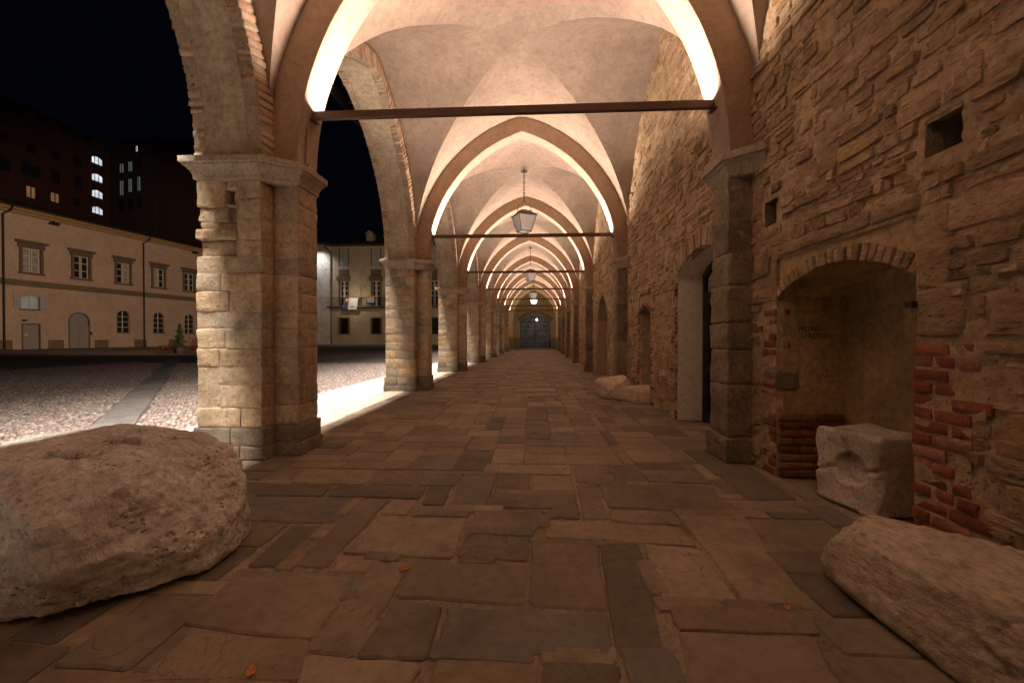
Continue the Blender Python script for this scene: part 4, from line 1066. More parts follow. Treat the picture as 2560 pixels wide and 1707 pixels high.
# ------------------------------------------------------------------ lanterns
def lantern(k, label, lit=False):
    p, rz = place(k + .5)
    x = XC; t = thing('lantern', label, 'lantern', (p[0] + x, p[1], 0), rz, group='square lanterns on chains')
    zb, zt, wb, wt = 3.575, 3.95, .135, .225
    f = MB(); rot = rad(25)
    def cr(w, z, n=4): return [(w * math.sqrt(2) * math.cos(rot + PI / 4 + i * PI / 2), w * math.sqrt(2) * math.sin(rot + PI / 4 + i * PI / 2), z) for i in range(n)]
    a, b = cr(wb, zb), cr(wt, zt)
    for i in range(4):
        j = (i + 1) % 4; f.tube([a[i], b[i]], .011, 4); f.tube([a[i], a[j]], .011, 4); f.tube([b[i], b[j]], .016, 4)
        q = Vector(b[i]); f.tube([q, q + Vector((q.x * .12, q.y * .12, .05))], .010, 4)
    f.build('frame', 'iron', t, local=True)
    for i in range(4):
        j = (i + 1) % 4; m = MB(); m.quad(a[i], a[j], b[j], b[i]); m.build('pane', 'lamp_on' if lit else 'lampglass', t, local=True)
    m = MB(); r0, r1, r2, r3 = cr(.25, zt + .012), cr(.15, zt + .075), cr(.15, zt + .105), cr(.012, zt + .17)
    vs = r0 + r1 + r2 + r3; m.add(vs, [(4 * r_ + i, 4 * r_ + (i + 1) % 4, 4 * r_ + 4 + (i + 1) % 4, 4 * r_ + 4 + i) for r_ in range(3) for i in range(4)] + [(3, 2, 1, 0)]); m.build('cap', 'rust', t, local=True)
    m = MB()
    for s in (-1, 1): m.tube([(s * .16, 0, zt + .06), (s * .165, 0, zt + .2), (s * .15, 0, zt + .27), (s * .07, 0, zt + .3), (0, 0, zt + .36)], .007, 5)
    m.build('bow', 'iron', t, local=True)
    z = zt + .36; m = MB(); kk = 0
    while z < 5.02:
        L = .085; pts = []
        for q in range(11):
            aa = 2 * PI * q / 10; dx = .024 * math.cos(aa); dz = L / 2 * math.sin(aa)
            pts.append((dx, 0, z + L / 2 + dz) if kk % 2 == 0 else (0, dx, z + L / 2 + dz))
        m.tube(pts, .0075, 5); z += L - .016; kk += 1
    m.build('chain', 'iron', t, local=True, kind='stuff')
    m = MB(); m.tube([(0, 0, z - .02), (0, 0, 5.08)], .012, 6); m.add([(.09 * math.cos(2 * PI * i / 12), .09 * math.sin(2 * PI * i / 12), 5.035) for i in range(12)] + [(0, 0, 5.06)], [(i, 12, (i + 1) % 12) for i in range(12)]); m.build('ceiling_rose', 'iron', t, local=True)
    return t
lantern(1, 'nearest square frosted lantern hanging on a chain from the third vault')
lantern(3, 'second frosted lantern down the portico, smaller in view behind the third tie bar')
lantern(5, 'third frosted lantern far down the portico, just past the sixth tie bar')
lantern(6, 'glowing lantern farthest down the portico under the cream limewashed vault', True)

# ------------------------------------------------------------------ far end: limewashed bays, end wall, gate
pe, re_ = place(7)
for x0, x1, lab in ((XMI - .4, XL, 'cream limewashed pier with grey base on the square side at the far end'), (XR, XW + .3, 'cream limewashed pier with grey base against the wall at the far end')):
    t = thing('limewashed_pier', lab, 'pier', pe, re_, group='limewashed piers at the far end')
    m = MB(); m.box(x0, x1, -.2, .2, 1.0, 2.45); m.build('shaft', 'cream', t, local=True)
    m = MB(); m.box(x0 - .015, x1 + .015, -.215, .215, 0, 1.0); m.build('dado', 'dado', t, local=True)
rc = rib_build('cream', 'cream'); rc['label'] = 'cream limewashed arch across the far end of the portico'; rc.location = Vector(pe) * U; rc.rotation_euler = (0, 0, re_)
ps, rs_ = place(7.63)
ew = thing('end_wall', 'cream end wall of the portico with a wide arched gateway', 'wall', ps, rs_, kind='structure')
y0g, y1g, zs, zc = -1.54, 1.24, 2.40, 3.08
def ewall(x0, x1, z0, z1, mat, name, ya=-.02, yb=.3):
    m = MB(); m.box(x0, x1, ya, yb, z0, z1); m.build(name, mat, ew, local=True)
ewall(-2.3, y0g, 1.0, 6.0, 'cream', 'wall_panel'); ewall(y1g, 2.3, 1.0, 6.0, 'cream', 'wall_panel')
ewall(-2.3, y0g, 0, 1.0, 'dado', 'dado', -.035); ewall(y1g, 2.3, 0, 1.0, 'dado', 'dado', -.035)
m = MB(); n = 20; vs = []
for k in range(n + 1):
    x = y0g + (y1g - y0g) * k / n; z = seg(x, y0g, y1g, zs, zc); vs += [(x, -.02, z), (x, -.02, 6.0), (x, .3, z)]
m.add(vs, [(3 * k, 3 * k + 3, 3 * k + 4, 3 * k + 1) for k in range(n)] + [(3 * k, 3 * k + 2, 3 * k + 5, 3 * k + 3) for k in range(n)]); m.build('wall_over_gate', 'cream', ew, local=True)
m = MB(); vs = []
for k in range(n + 1):
    x = y0g + (y1g - y0g) * k / n; z = seg(x, y0g, y1g, zs, zc); xo = (x - XC + .05) * 1.16 + XC - .05; vs += [(x, -.06, z), (xo, -.06, z + .30), (x, -.01, z), (xo, -.01, z + .30)]
m.add(vs, [(4 * k, 4 * k + 4, 4 * k + 5, 4 * k + 1) for k in range(n)] + [(4 * k, 4 * k + 2, 4 * k + 6, 4 * k + 4) for k in range(n)] + [(4 * k + 1, 4 * k + 5, 4 * k + 7, 4 * k + 3) for k in range(n)]); m.build('gate_arch', 'rib', ew, local=True)
for x0, x1, lab in ((-2.6, -2.2, 'cream side wall closing the portico on the square side, before the gate'), (XW, XW + .3, 'cream side wall on the closed side, before the gate')):
    o = MB(); o.box(x0, x1, 0, 6.9, 1.0, 5.2); p6, r6 = place(6.08)
    t = thing('side_wall', lab, 'wall', p6, r6, kind='structure'); o.build('wall_face', 'cream', t, local=True)
    o = MB(); o.box(x0 - .012, x1 + .012, 0, 6.9, 0, 1.0); o.build('dado', 'dado', t, local=True)
gate = thing('iron_gate', 'black wrought iron double gate with scrolled fanlight closing the far archway', 'gate', ps, rs_)
xm = (y0g + y1g) / 2
for s in (-1, 1):
    m = MB(); w = (y1g - y0g) / 2
    for q in range(12):
        x = xm + s * w * (q + .08) / 12; m.tube([(x, .12, .05), (x, .12, zs - .05)], .011, 4)
    for z in (.08, .55, 1.25, zs - .05): m.tube([(xm + s * .02, .12, z), (xm + s * w, .12, z)], .016, 4)
    for q in range(11):
        x = xm + s * w * (q + .5) / 12; m.tube([(x, .12, .5), (x + .03 * s, .12, .3), (x, .12, .1)], .012, 4)
        for zz in (1.0, 1.55, 2.0):
            m.tube([(x + .09 * math.cos(a), .12, zz + .13 * math.sin(a) * (1 if q % 2 else -1)) for a in [k * .6 for k in range(9)]], .010, 4)
    m.tube([(xm + s * .015, .12, 0), (xm + s * .015, .12, zs)], .02, 4); m.build('gate_leaf', 'iron', gate, local=True, kind='stuff')
m = MB(); m.tube([(y0g, .12, zs), (y1g, .12, zs)], .022, 4); m.tube([(xm, .12, zs), (xm, .12, zc)], .018, 4)
for q in range(14):
    x = y0g + (y1g - y0g) * (q + .5) / 14; tp = seg(x, y0g, y1g, zs, zc); hh = tp - zs
    m.tube([(x + hh * .42 * math.cos(a) * (1 - k * .05), .12, zs + hh * .5 + hh * .46 * math.sin(a) * (1 - k * .05)) for k, a in enumerate([k * .55 for k in range(14)])], .011, 4)
m.build('fanlight', 'iron', gate, local=True, kind='stuff')
pg, rg_ = place(8.6)
bw = thing('passage_wall', 'dark rough stone wall of the passage behind the iron gate', 'wall', pg, rg_, kind='structure')
m = MB(); m.box(-4, 4, 0, .3, 0, 4.5); m.build('wall_face', 'passage', bw, local=True)
for x in (-3.0, 2.6):
    m = MB(); m.box(x, x + .3, -3.75, 0, 0, 4.5); m.build('side_face', 'passage', bw, local=True)
m = MB(); m.box(-4, 4, -3.75, .3, 4.5, 4.7); m.build('passage_ceiling', 'passage', bw, local=True)
m = MB(); m.box(1.15, 1.95, -.9, -.35, 0, .75); pl = m.build('planter', 'pot', None, local=True, label='dark planter box standing behind the iron gate', cat='planter'); pl.location = Vector(pg) * U
bl = thing('bare_lamp', 'bright white bare lamp hanging behind the iron gate', 'lamp', (.41, 37.25, 0))
m = MB(); m.tube([(.41, 37.25, 2.80), (.41, 37.25, 4.5)], .012, 5); m.build('cord', 'iron', bl)
bm = bmesh.new(); bmesh.ops.create_uvsphere(bm, u_segments=16, v_segments=10, radius=.085); m = MB(); m.add([(v.co.x + .41, v.co.y + 37.25, v.co.z * 1.25 + 2.66) for v in bm.verts], [tuple(v.index for v in f.verts) for f in bm.faces]); bm.free(); m.build('globe', 'bulb', bl, smooth=True)

# ------------------------------------------------------------------ the long cream building across the square
LB = Vector((-43.711, 30.536, 0)); LR = math.atan2(.989, .147)
lb = thing('long_building', 'long cream two-storey building with dark window hoods across the square', 'building', LB, LR)
def lbox(name, mat, x0, x1, o0, o1, z0, z1, parent=None): m = MB(); m.box(x0, x1, -o1, -o0, z0, z1); return m.build(name, mat, parent or lb, local=True)
X0, X1 = -10.0, 27.0
wins = [1.91 + 3.45 * k for k in range(-3, 7)]
# wall built round its openings, as four storeys of bands
def strip_wall(z0, z1, holes, mat='facade', parent=lb, name='wall', thick=.5, xa=X0, xb=X1):
    m = MB(); x = xa
    for a, b in sorted(holes):
        m.box(x, a, 0, thick, z0, z1); x = b
    m.box(x, xb, 0, thick, z0, z1); return m
wm = MB()
def merge(m): wm.add(m.v, m.f)
ups = [(c - .56, c + .56) for c in wins]
lows = [(1.23, 2.36)] + [(c - .55, c + .55) for c in wins if c > 8] ; doors = [(1.33, 2.38), (4.45, 5.88)]
merge(strip_wall(8.72, 12.0, [])); merge(strip_wall(6.62, 8.72, ups)); merge(strip_wall(4.62, 6.62, []))
arw = [(c - .57, c + .57) for c in wins if c > 8]
merge(strip_wall(3.80, 4.62, [(1.23, 2.36)])); merge(strip_wall(3.46, 3.80, [(1.23, 2.36)] + arw)); merge(strip_wall(3.32, 3.46, arw)); merge(strip_wall(2.15, 3.32, [(4.42, 5.90)] + arw)); merge(strip_wall(1.55, 2.15, doors + arw)); merge(strip_wall(0, 1.55, doors))
wm.build('wall', 'facade', lb, local=True)
def spandrels(c, hw, z1, mat='facade'):                       # rounds the head of an opening
    m = MB(); n = 10; zs = z1 - hw
    for s in (-1, 1):
        pts = [(c + s * hw * math.cos(PI / 2 * k / n), zs + hw * math.sin(PI / 2 * k / n)) for k in range(n + 1)]
        vs = [(x, -.0, z) for x, z in pts] + [(c + s * hw, 0, z1)] + [(x, .4, z) for x, z in pts]
        m.add(vs, [(k, k + 1, n + 1) if s > 0 else (k + 1, k, n + 1) for k in range(n)] + [(k, k + 1, n + 2 + k + 1, n + 2 + k) for k in range(n)])
    return m.build('arch_head', mat, lb, local=True)
lbox('cornice', 'cornice', X0, X1, -.1, .25, 11.45, 11.7); lbox('cornice', 'cornice', X0, X1, -.1, .45, 11.7, 11.98)
lbox('string_band', 'bandpaint', X0, X1, -.02, .04, 5.40, 5.92)
dd = [(-10, .71), (2.95, 4.03), (6.35, 7.48), (9.79, 10.99), (13.3, 14.5), (16.8, 18), (20.2, 21.4), (23.6, 27)]
for a, b in dd: lbox('dado', 'bandpaint', a, b, -.02, .03, 0, .79)
m = MB(); m.add([(X0, -.75, 12.0), (X1, -.75, 12.0), (X1, 7, 14.2), (X0, 7, 14.2), (X0, -.75, 11.92), (X1, -.75, 11.92)], [(0, 1, 2, 3), (0, 4, 5, 1)]); m.build('roof', 'roof', lb, local=True)
for j, c in enumerate(wins):
    f = MB()
    for a, b in ((c - .76, c - .56), (c + .56, c + .76)): f.box(a, b, -.09, .05, 6.5, 8.85)
    w = f.build('window', 'brownstone', lb, local=True)
    lbox('hood', 'brownstone', c - .86, c + .86, 0, .14, 8.72, 9.12, w); lbox('hood_cap', 'brownstone', c - 1.02, c + 1.02, 0, .3, 9.12, 9.32, w)
    lbox('window_sill', 'brownstone', c - .84, c + .84, 0, .16, 6.46, 6.62, w)
    for s in (-1, 1):
        m = MB(); a, b = (c - .56, c - .02) if s < 0 else (c + .02, c + .56); t_ = .075
        m.box(a, a + t_, .08, .13, 6.62, 8.72); m.box(b - t_, b, .08, .13, 6.62, 8.72)
        for z in (6.62, 7.3, 8.0, 8.64): m.box(a + t_, b - t_, .085, .125, z, z + .07)
        m.build('sash', 'sash', w, local=True)
        lbox('pane', 'curtain_and_reflection' if (j + (s > 0)) % 3 == 0 or j == 3 else 'glass', a + t_, b - t_, -.12, -.115, 6.62, 8.72, w)
# shuttered window and the doors
f = MB(); f.box(1.16, 1.23, -.03, .1, 3.42, 4.6); f.box(2.36, 2.43, -.03, .1, 3.42, 4.6); f.box(1.16, 2.43, -.1, .1, 3.36, 3.46); w = f.build('window', 'brownstone', lb, local=True)
lbox('pane', 'litgreen', 1.23, 2.36, -.12, -.115, 3.46, 4.62, w); m = MB(); m.box(1.76, 1.83, .06, .1, 3.46, 4.6); m.box(1.23, 1.29, .06, .1, 3.46, 4.55); m.box(2.30, 2.36, .06, .1, 3.46, 4.55); m.build('sash', 'sash', w, local=True)
m = MB(); n = 10; vs = []
for k in range(n + 1):
    x = 1.23 + 1.13 * k / n; vs += [(x, -.004, 4.35 + .27 * (1 - ((k - 5) / 5) ** 2)), (x, -.004, 4.63)]
m.add(vs, [(2 * k, 2 * k + 2, 2 * k + 3, 2 * k + 1) for k in range(n)]); m.build('arch_head', 'facade', w, local=True)
for a, b in ((.76, 1.21), (2.40, 3.02)):
    m = MB(); m.box(a, b, -.09, -.04, 3.48, 4.6)
    for k in range(14): m.box(a + .04, b - .04, -.105, -.09, 3.56 + k * .07, 3.60 + k * .07)
    m.build('shutter', 'shutter', lb, local=True)
f = MB(); f.box(1.26, 1.33, -.05, .1, 0, 2.2); f.box(2.38, 2.45, -.05, .1, 0, 2.2); f.box(1.26, 2.45, -.06, .1, 2.15, 2.22); dr = f.build('door', 'brownstone', lb, local=True)
lbox('leaf', 'doorgrey', 1.33, 2.38, -.14, -.1, 0, 2.15, dr)
for z0, z1 in ((.12, .7), (.8, 1.35), (1.45, 2.05)): lbox('panel', 'doorgrey', 1.43, 2.28, -.1, -.085, z0, z1, dr)
lbox('notice', 'sash', 1.50, 1.68, -.085, -.08, 1.14, 1.34, dr)
def arch_door(c, hw, zt):
    zs = zt - hw; n = 14
    m = MB(); vs = []; fs = []
    pr = [(c - hw, 0)] + [(c - hw * math.cos(PI * k / n), zs + hw * math.sin(PI * k / n)) for k in range(n + 1)] + [(c + hw, 0)]
    for x, z in pr:
        dx, dz = x - c, max(z - zs, 0); r = math.hypot(dx, dz) or 1; vs += [(x, -.04, z), (x + dx / r * .10, -.04, z + dz / r * .10), (x, .12, z)]
    m.add(vs, [(3 * k, 3 * k + 1, 3 * k + 4, 3 * k + 3) for k in range(len(pr) - 1)] + [(3 * k, 3 * k + 3, 3 * k + 5, 3 * k + 2) for k in range(len(pr) - 1)]); return m, pr
m, pr = arch_door(5.165, .72, 3.30); d2 = m.build('door', 'brownstone', lb, local=True)
for s in (-1, 1):
    m = MB(); c = 5.165; P2 = [p for p in pr if (p[0] - c) * s >= -1e-6]; vs = [(c + s * .008, .1, 0.0)] + [(x, .1, z) for x, z in P2]
    if s < 0: vs = [(c - .008, .1, 0.0)] + [(min(x, c - .008), .1, z) for x, z in P2]
    m.add(vs, [(0, k, k + 1) for k in range(1, len(P2))]); lf = m.build('leaf', 'doorgrey', d2, local=True)
    for z0, z1 in ((.15, .8), (.92, 1.5), (1.6, 2.3)):
        a, b = sorted((c + s * .1, c + s * .62)); m = MB(); m.box(a, b, .08, .1, z0, z1); m.build('panel', 'doorgrey', d2, local=True)
spandrels(5.16, .74, 3.32)
for c in [w_ for w_ in wins if w_ > 8]:
    spandrels(c, .57, 3.80)
    f = MB(); f.box(c - .62, c + .62, -.1, .1, 1.47, 1.56); w = f.build('window', 'brownstone', lb, local=True)
    lbox('pane', 'glass', c - .57, c + .57, -.2, -.195, 1.55, 3.8, w)
    m = MB(); m.box(c - .04, c + .04, .14, .18, 1.55, 3.8)
    for z in (2.05, 2.6, 3.15): m.box(c - .57, c + .57, .15, .17, z, z + .05)
    m.build('sash', 'sash', w, local=True)
for x in (.19, 10.68, 21.2):
    m = MB(); m.tube([(x + .32, -.6, 11.9), (x + .3, -.45, 11.6), (x, -.12, 11.2), (x, -.12, .02)], .07, 6); m.build('downpipe', 'iron', lb, local=True)
for x, z in ((3.2, 11.2), (16.1, 11.3)):
    t = thing('floodlight', 'twin floodlight under the eaves of the cream building, ' + ('above its doors' if x < 9 else 'beside the conifer'), 'floodlight', tuple(LB), LR, group='floodlights under the eaves')
    m = MB(); m.box(x - .03, x + .03, -.5, 0, z + .12, z + .18); m.build('bracket', 'iron', t, local=True)
    for s in (-1, 1): m = MB(); m.box(x + s * .17 - .13, x + s * .17 + .13, -.62, -.42, z - .1, z + .1); m.build('lamp_head', 'iron', t, local=True)
m = MB(); m.box(1.26, 1.52, -.2, 0, 2.42, 2.54); m.build('door_lamp', 'iron', lb, local=True)
m = MB(); m.box(6.0, 6.14, -.06, 0, 1.28, 1.55); m.build('bell_box', 'iron', lb, local=True)

# ------------------------------------------------------------------ beige house at the end of the square
FB = thing('beige_house', 'beige house with balcony and closed shutters at the end of the square', 'building', (-22, 56, 0))
def fbox(name, mat, x0, x1, y0, y1, z0, z1, parent=None): m = MB(); m.box(x0, x1, 56 - y1, 56 - y0, z0, z1); return m.build(name, mat, parent or FB)
cols = [-27.05, -22.35, -17.8, -13.9]
fw = MB()
def fstrip(z0, z1, holes):
    x = -28.95
    for a, b in sorted(holes): fw.box(x, a, 56, 56.5, z0, z1); x = b
    fw.box(x, 6, 56, 56.5, z0, z1)
fstrip(13.72, 14.25, []); fstrip(11.3, 13.72, [(c - .62, c + .62) for c in cols]); fstrip(9.1, 11.3, []); fstrip(5.45, 9.1, [(c - .56, c + .56) for c in cols]); fstrip(3.78, 5.45, []); fstrip(1.6, 3.78, [(c - .6, c + .6) for c in cols]); fstrip(0, 1.6, [])
fw.build('wall', 'facade2', FB)
for j, c in enumerate(cols):
    f = MB(); f.box(c - .74, c - .62, 55.94, 56.1, 11.2, 13.8); f.box(c + .62, c + .74, 55.94, 56.1, 11.2, 13.8); w = f.build('window', 'brownstone', FB)
    for s in (-1, 1):
        a, b = (c - .6, c - .02) if s < 0 else (c + .02, c + .6); m = MB(); m.box(a, b, 55.98, 56.03, 11.32, 13.7)
        for z0, z1 in ((11.42, 12.5), (12.6, 13.6)):
            k = z0
            while k < z1 - .06: m.box(a + .09, b - .09, 55.955, 55.98, k, k + .06); k += .11
        m.build('shutter', 'shutter', w)
    f = MB(); f.box(c - .76, c - .56, 55.9, 56.1, 5.5, 9.1); f.box(c + .56, c + .76, 55.9, 56.1, 5.5, 9.1); w = f.build('window', 'brownstone', FB)
    fbox('hood', 'brownstone', c - .95, c + .95, 0, .3, 9.1, 9.72, w); fbox('hood_panel', 'brownstone', c - .78, c + .78, 0, .06, 9.75, 10.75, w)
    for s in (-1, 1):
        a, b = (c - .56, c - .02) if s < 0 else (c + .02, c + .56); m = MB(); m.box(a, a + .1, 56.1, 56.16, 5.5, 9.1); m.box(b - .1, b, 56.1, 56.16, 5.5, 9.1)
        for z in (5.5, 6.9, 7.7, 8.4, 9.0): m.box(a + .1, b - .1, 56.11, 56.15, z, z + .09)
        m.build('sash', 'sash', w); m = MB(); m.box(a + .1, b - .1, 56.2, 56.21, 5.5, 9.1); m.build('pane', 'glass', w)
    f = MB(); f.box(c - .85, c - .6, 55.93, 56.1, 1.45, 3.9); f.box(c + .6, c + .85, 55.93, 56.1, 1.45, 3.9); f.box(c - .6, c + .6, 55.93, 56.1, 3.75, 3.9); f.box(c - .6, c + .6, 55.93, 56.1, 1.45, 1.6); w = f.build('window', 'brownstone', FB)
    m = MB(); m.box(c - .6, c + .6, 56.25, 56.26, 1.6, 3.75); m.build('pane', 'glass', w)
    m = MB()
    for k in range(-5, 6): m.tube([(c + k * .1, 56.05, 1.6), (c + k * .1, 56.05, 3.75)], .018, 4)
    for k in range(8): m.tube([(c - .6, 56.05, 1.75 + k * .27), (c + .6, 56.05, 1.75 + k * .27)], .018, 4)
    m.build('grille', 'iron', w)
fbox('balcony', 'brownstone', -29.2, -10, 0, .8, 5.3, 5.46)
m = MB(); k = -29.15
while k < -10: m.tube([(k, 55.25, 5.46), (k, 55.25, 6.62)], .016, 4); k += .17
m.tube([(-29.2, 55.25, 6.64), (-10, 55.25, 6.64)], .03, 4); m.tube([(-29.2, 55.25, 5.55), (-10, 55.25, 5.55)], .025, 4); m.build('balcony_railing', 'iron', FB, kind='stuff')
m = MB(); m.add([(-29.3, 55.1, 14.2), (6, 55.1, 14.2), (6, 62, 17), (-29.3, 62, 17), (-29.3, 55.1, 14.08), (6, 55.1, 14.08), (6, 56.2, 14.08), (-29.3, 56.2, 14.08)], [(0, 1, 2, 3), (0, 4, 5, 1), (4, 7, 6, 5)]); rf = m.build('roof', 'roof', FB)
m = MB(); m.box(-24.4, -23.4, 57.5, 58.4, 14.6, 16.2); m.add([(-24.55, 57.35, 16.2), (-23.25, 57.35, 16.2), (-23.25, 58.55, 16.2), (-24.55, 58.55, 16.2), (-23.9, 57.35, 16.75), (-23.9, 58.55, 16.75)], [(0, 1, 4), (1, 2, 5, 4), (2, 3, 5), (3, 0, 4, 5)]); m.build('chimney', 'tanplaster', rf)
m = MB(); m.tube([(-29.5, 55.2, 14.1), (-29.3, 55.4, 13.7), (-28.93, 55.85, 13.2), (-28.93, 55.85, .02)], .07, 6); m.build('downpipe', 'iron', FB)
m = MB(); m.tube([(-24.5, 55.9, 6.5), (-24.5, 55.7, 8.3), (-24.35, 55.6, 8.55), (-24.1, 55.6, 8.5), (-23.9, 55.7, 8.1), (-23.7, 55.8, 8.6)], .02, 5); m.build('cable', 'iron', FB)
TH = thing('tower_house', 'patchy whitish plastered house flank lit by a cool lamp, left of the beige house', 'building', (-31, 56.2, 0))
m = MB(); m.box(-36, -28.98, 55.8, 60, 0, 14.3); m.build('wall', 'towerplaster', TH)
m = MB(); m.box(-36.4, -28.9, 55.3, 60.4, 14.3, 14.55); m.build('roof', 'roof', TH)
def banner(name, label, x0, x1, z0, z1, sk):
    t = thing(name, label, 'banner', ((x0 + x1) / 2, 55.2, z0))
    m = MB(); n = 8; vs = []
    for k in range(n + 1):
        for q in range(4):
            x = x0 + (x1 - x0) * k / n - sk * q / 3; vs.append((x, 55.2 - .04 * math.sin(k * 1.7 + q), z1 - (z1 - z0) * q / 3))
    m.add(vs, [(4 * k + q, 4 * k + q + 1, 4 * k + q + 5, 4 * k + q + 4) for k in range(n) for q in range(3)]); m.build('cloth', 'banner', t)
    return t
b1 = banner('balcony_banner', 'large white banner with a blue stripe hung over the balcony railing', -26.55, -24.6, 4.95, 6.62, .25)
m = MB(); m.add([(-26.5, 55.14, 6.6), (-25.9, 55.14, 6.6), (-26.12, 55.12, 5.0), (-26.72, 55.12, 5.0)], [(0, 3, 2, 1)]); m.build('printed_stripe', 'navy', b1)
m = MB(); m.add([(-26.36, 55.10, 6.5), (-26.0, 55.10, 6.5), (-26.06, 55.10, 6.1), (-26.42, 55.10, 6.1)], [(0, 3, 2, 1)]); m.build('printed_emblem', 'orange', b1)
b2 = banner('balcony_banner', 'small white and blue banner on the balcony railing below an orange cloth', -23.3, -22.3, 5.7, 6.6, 0)
m = MB(); m.add([(-23.3, 55.13, 5.95), (-22.3, 55.13, 5.95), (-22.3, 55.13, 5.7), (-23.3, 55.13, 5.7)], [(0, 3, 2, 1)]); m.build('printed_stripe', 'navy', b2)
m = MB(); m.box(-23.0, -22.25, 55.2, 55.26, 6.6, 6.9); m.build('balcony_cloth', 'orange', None, label='orange cloth draped over the balcony railing of the beige house', cat='cloth', origin=(-22.6, 55.2, 6.6))

# ------------------------------------------------------------------ dark blocks above the roofs
D1 = thing('tall_building', 'tall dark brick-red block with four brightly lit arched stair windows behind the cream building', 'building', (-62, 45, 0))
def d1box(name, mat, y0, y1, z0, z1, o0=0, o1=.1, parent=None): m = MB(); m.box(-62 + o0, -62 + o1, y0, y1, z0, z1); return m.build(name, mat, parent or D1)
m = MB(); m.box(-70, -62.02, 25, 55.7, 0, 28); m.build('wall', 'darkwall', D1)
y = 25.0
while y < 55: m = MB(); m.box(-70, -62.02, y, y + 1.15, 28, 29.1); m.build('roof_pier', 'darkwall', D1); y += 2.6
m = MB(); m.add([(-61.2, 24.5, 29.1), (-61.2, 56.2, 29.1), (-70, 56.2, 31.5), (-70, 24.5, 31.5), (-61.2, 24.5, 28.9), (-61.2, 56.2, 28.9)], [(0, 1, 2, 3), (0, 4, 5, 1)]); m.build('roof', 'roof', D1)
for z0, z1 in ((25.7, 26.7), (23.25, 24.25), (20.95, 21.95), (18.65, 19.6)):
    f = MB(); n = 8; ya, yb = 53.15, 54.62; vs = []
    for k in range(n + 1): yy = ya + (yb - ya) * k / n; vs += [(-61.98, yy, z0), (-61.98, yy, z1 - .3 + .3 * (1 - ((k - 4) / 4) ** 2))]
    f.add(vs, [(2 * k, 2 * k + 2, 2 * k + 3, 2 * k + 1) for k in range(n)]); w = f.build('window', 'litcool', D1)
    m = MB()
    for yy in (53.15, 53.55, 54.07, 54.58): m.box(-61.98, -61.93, yy - .03, yy + .03, z0, z1 - .05)
    m.build('frame', 'black', w)
for (a, b, c, d) in ((45.97, 46.88, 23.8, 24.9), (48.48, 49.4, 24.1, 25.2), (51.0, 51.97, 24.3, 25.5), (45.46, 47.33, 20.9, 22.5), (48.46, 49.37, 21, 22.8), (51, 51.94, 21.25, 23), (43, 44.2, 24, 25), (43, 44.4, 20.5, 22.2), (50.91, 51.71, 18.8, 20.0)):
    m = MB(); m.box(-62.0, -61.97, a, b, c, d); m.build('window', 'black', D1)
for a, b, c, d in ((45.92, 46.71, 18.3, 19.6), (48.39, 49.2, 18.6, 19.7)):
    m = MB(); m.box(-62.0, -61.97, a, b, c, d); w = m.build('window', 'litwarm', D1); m = MB(); m.box(-61.97, -61.94, (a + b) / 2 - .05, (a + b) / 2 + .05, c, d); m.build('frame', 'black', w)
k_ = 58 / 72
D2 = thing('tall_building', 'dark grey block with faint blue-lit narrow windows, right of the stair windows', 'building', (-58, 58, 0))
z_ = lambda z: 1 + (z - 1) * k_
m = MB(); m.box(-64.4, -57.4, 58, 80, 0, z_(38)); m.build('wall', 'darkwall2', D2)
m = MB(); m.box(-57.4, -50.0, 58.0 + .6, 80, 0, z_(37.4)); m.build('side_wall', 'darkwall', D2)
m = MB(); m.add([(-64.9, 57.4, z_(38.2)), (-49.6, 57.4, z_(38.2)), (-49.6, 80, z_(42)), (-64.9, 80, z_(42)), (-64.9, 57.4, z_(37.9)), (-49.6, 57.4, z_(37.9))], [(0, 1, 2, 3), (0, 4, 5, 1)]); m.build('roof', 'roof', D2)
for a, b, c, d, mt in ((-78.2, -77.5, 32.3, 33.9, 'litgreen'), (-76.5, -75.8, 32.5, 34.3, 'litgreen'), (-74.6, -74.0, 33, 34.8, 'black'), (-78.2, -77.6, 28, 30.7, 'litgreen'), (-76.5, -75.9, 28.6, 31, 'litgreen'), (-74.7, -74.2, 28.8, 31.4, 'litgreen'),
                       (-78.5, -77.4, 24.8, 27.1, 'black'), (-76.7, -75.6, 25.3, 27.4, 'black'), (-74.9, -73.9, 25.5, 27.6, 'black'), (-74.94, -74.7, 36.2, 37.2, 'litcool')):
    m = MB(); m.box(a * k_, b * k_, 57.97, 58.0, z_(c), z_(d)); w = m.build('window', mt, D2)
    if mt != 'black': m = MB(); m.box((a + b) / 2 * k_ - .04, (a + b) / 2 * k_ + .04, 57.94, 57.97, z_(c), z_(d)); m.build('frame', 'black', w)

# ------------------------------------------------------------------ conifer and shrubs in front of the cream building
def leafmass(m, pts, s, rng):
    for p in pts:
        d = Vector((rng.gauss(0, 1), rng.gauss(0, 1), rng.gauss(0, .6))).normalized(); a = d.orthogonal().normalized(); L = s * rng.uniform(.7, 1.4)
        q = Vector(p); m.add([q - a * L * .22, q + d * L, q + a * L * .22], [(0, 1, 2)], rng.random())
rt = random.Random(2)
tr = thing('conifer', 'small dark conifer in a pot before the cream building, beside the big pier', 'tree', (-22.4, 24.2, 0))
m = MB(); m.tube([(-22.4, 24.2, .3), (-22.4, 24.2, 1.75)], .035, 6); m.build('trunk', 'bark', tr)
m = MB(); pts = []
for k in range(1500):
    z = rt.uniform(.42, 1.85); tier = .75 + .35 * math.sin(z * 19); r = (1.87 - z) * .34 * tier * math.sqrt(rt.uniform(.08, 1)); a = rt.uniform(0, 2 * PI); pts.append((-22.4 + r * math.cos(a), 24.2 + r * math.sin(a), z))
leafmass(m, pts, .09, rt); m.build('crown', 'needle', tr)
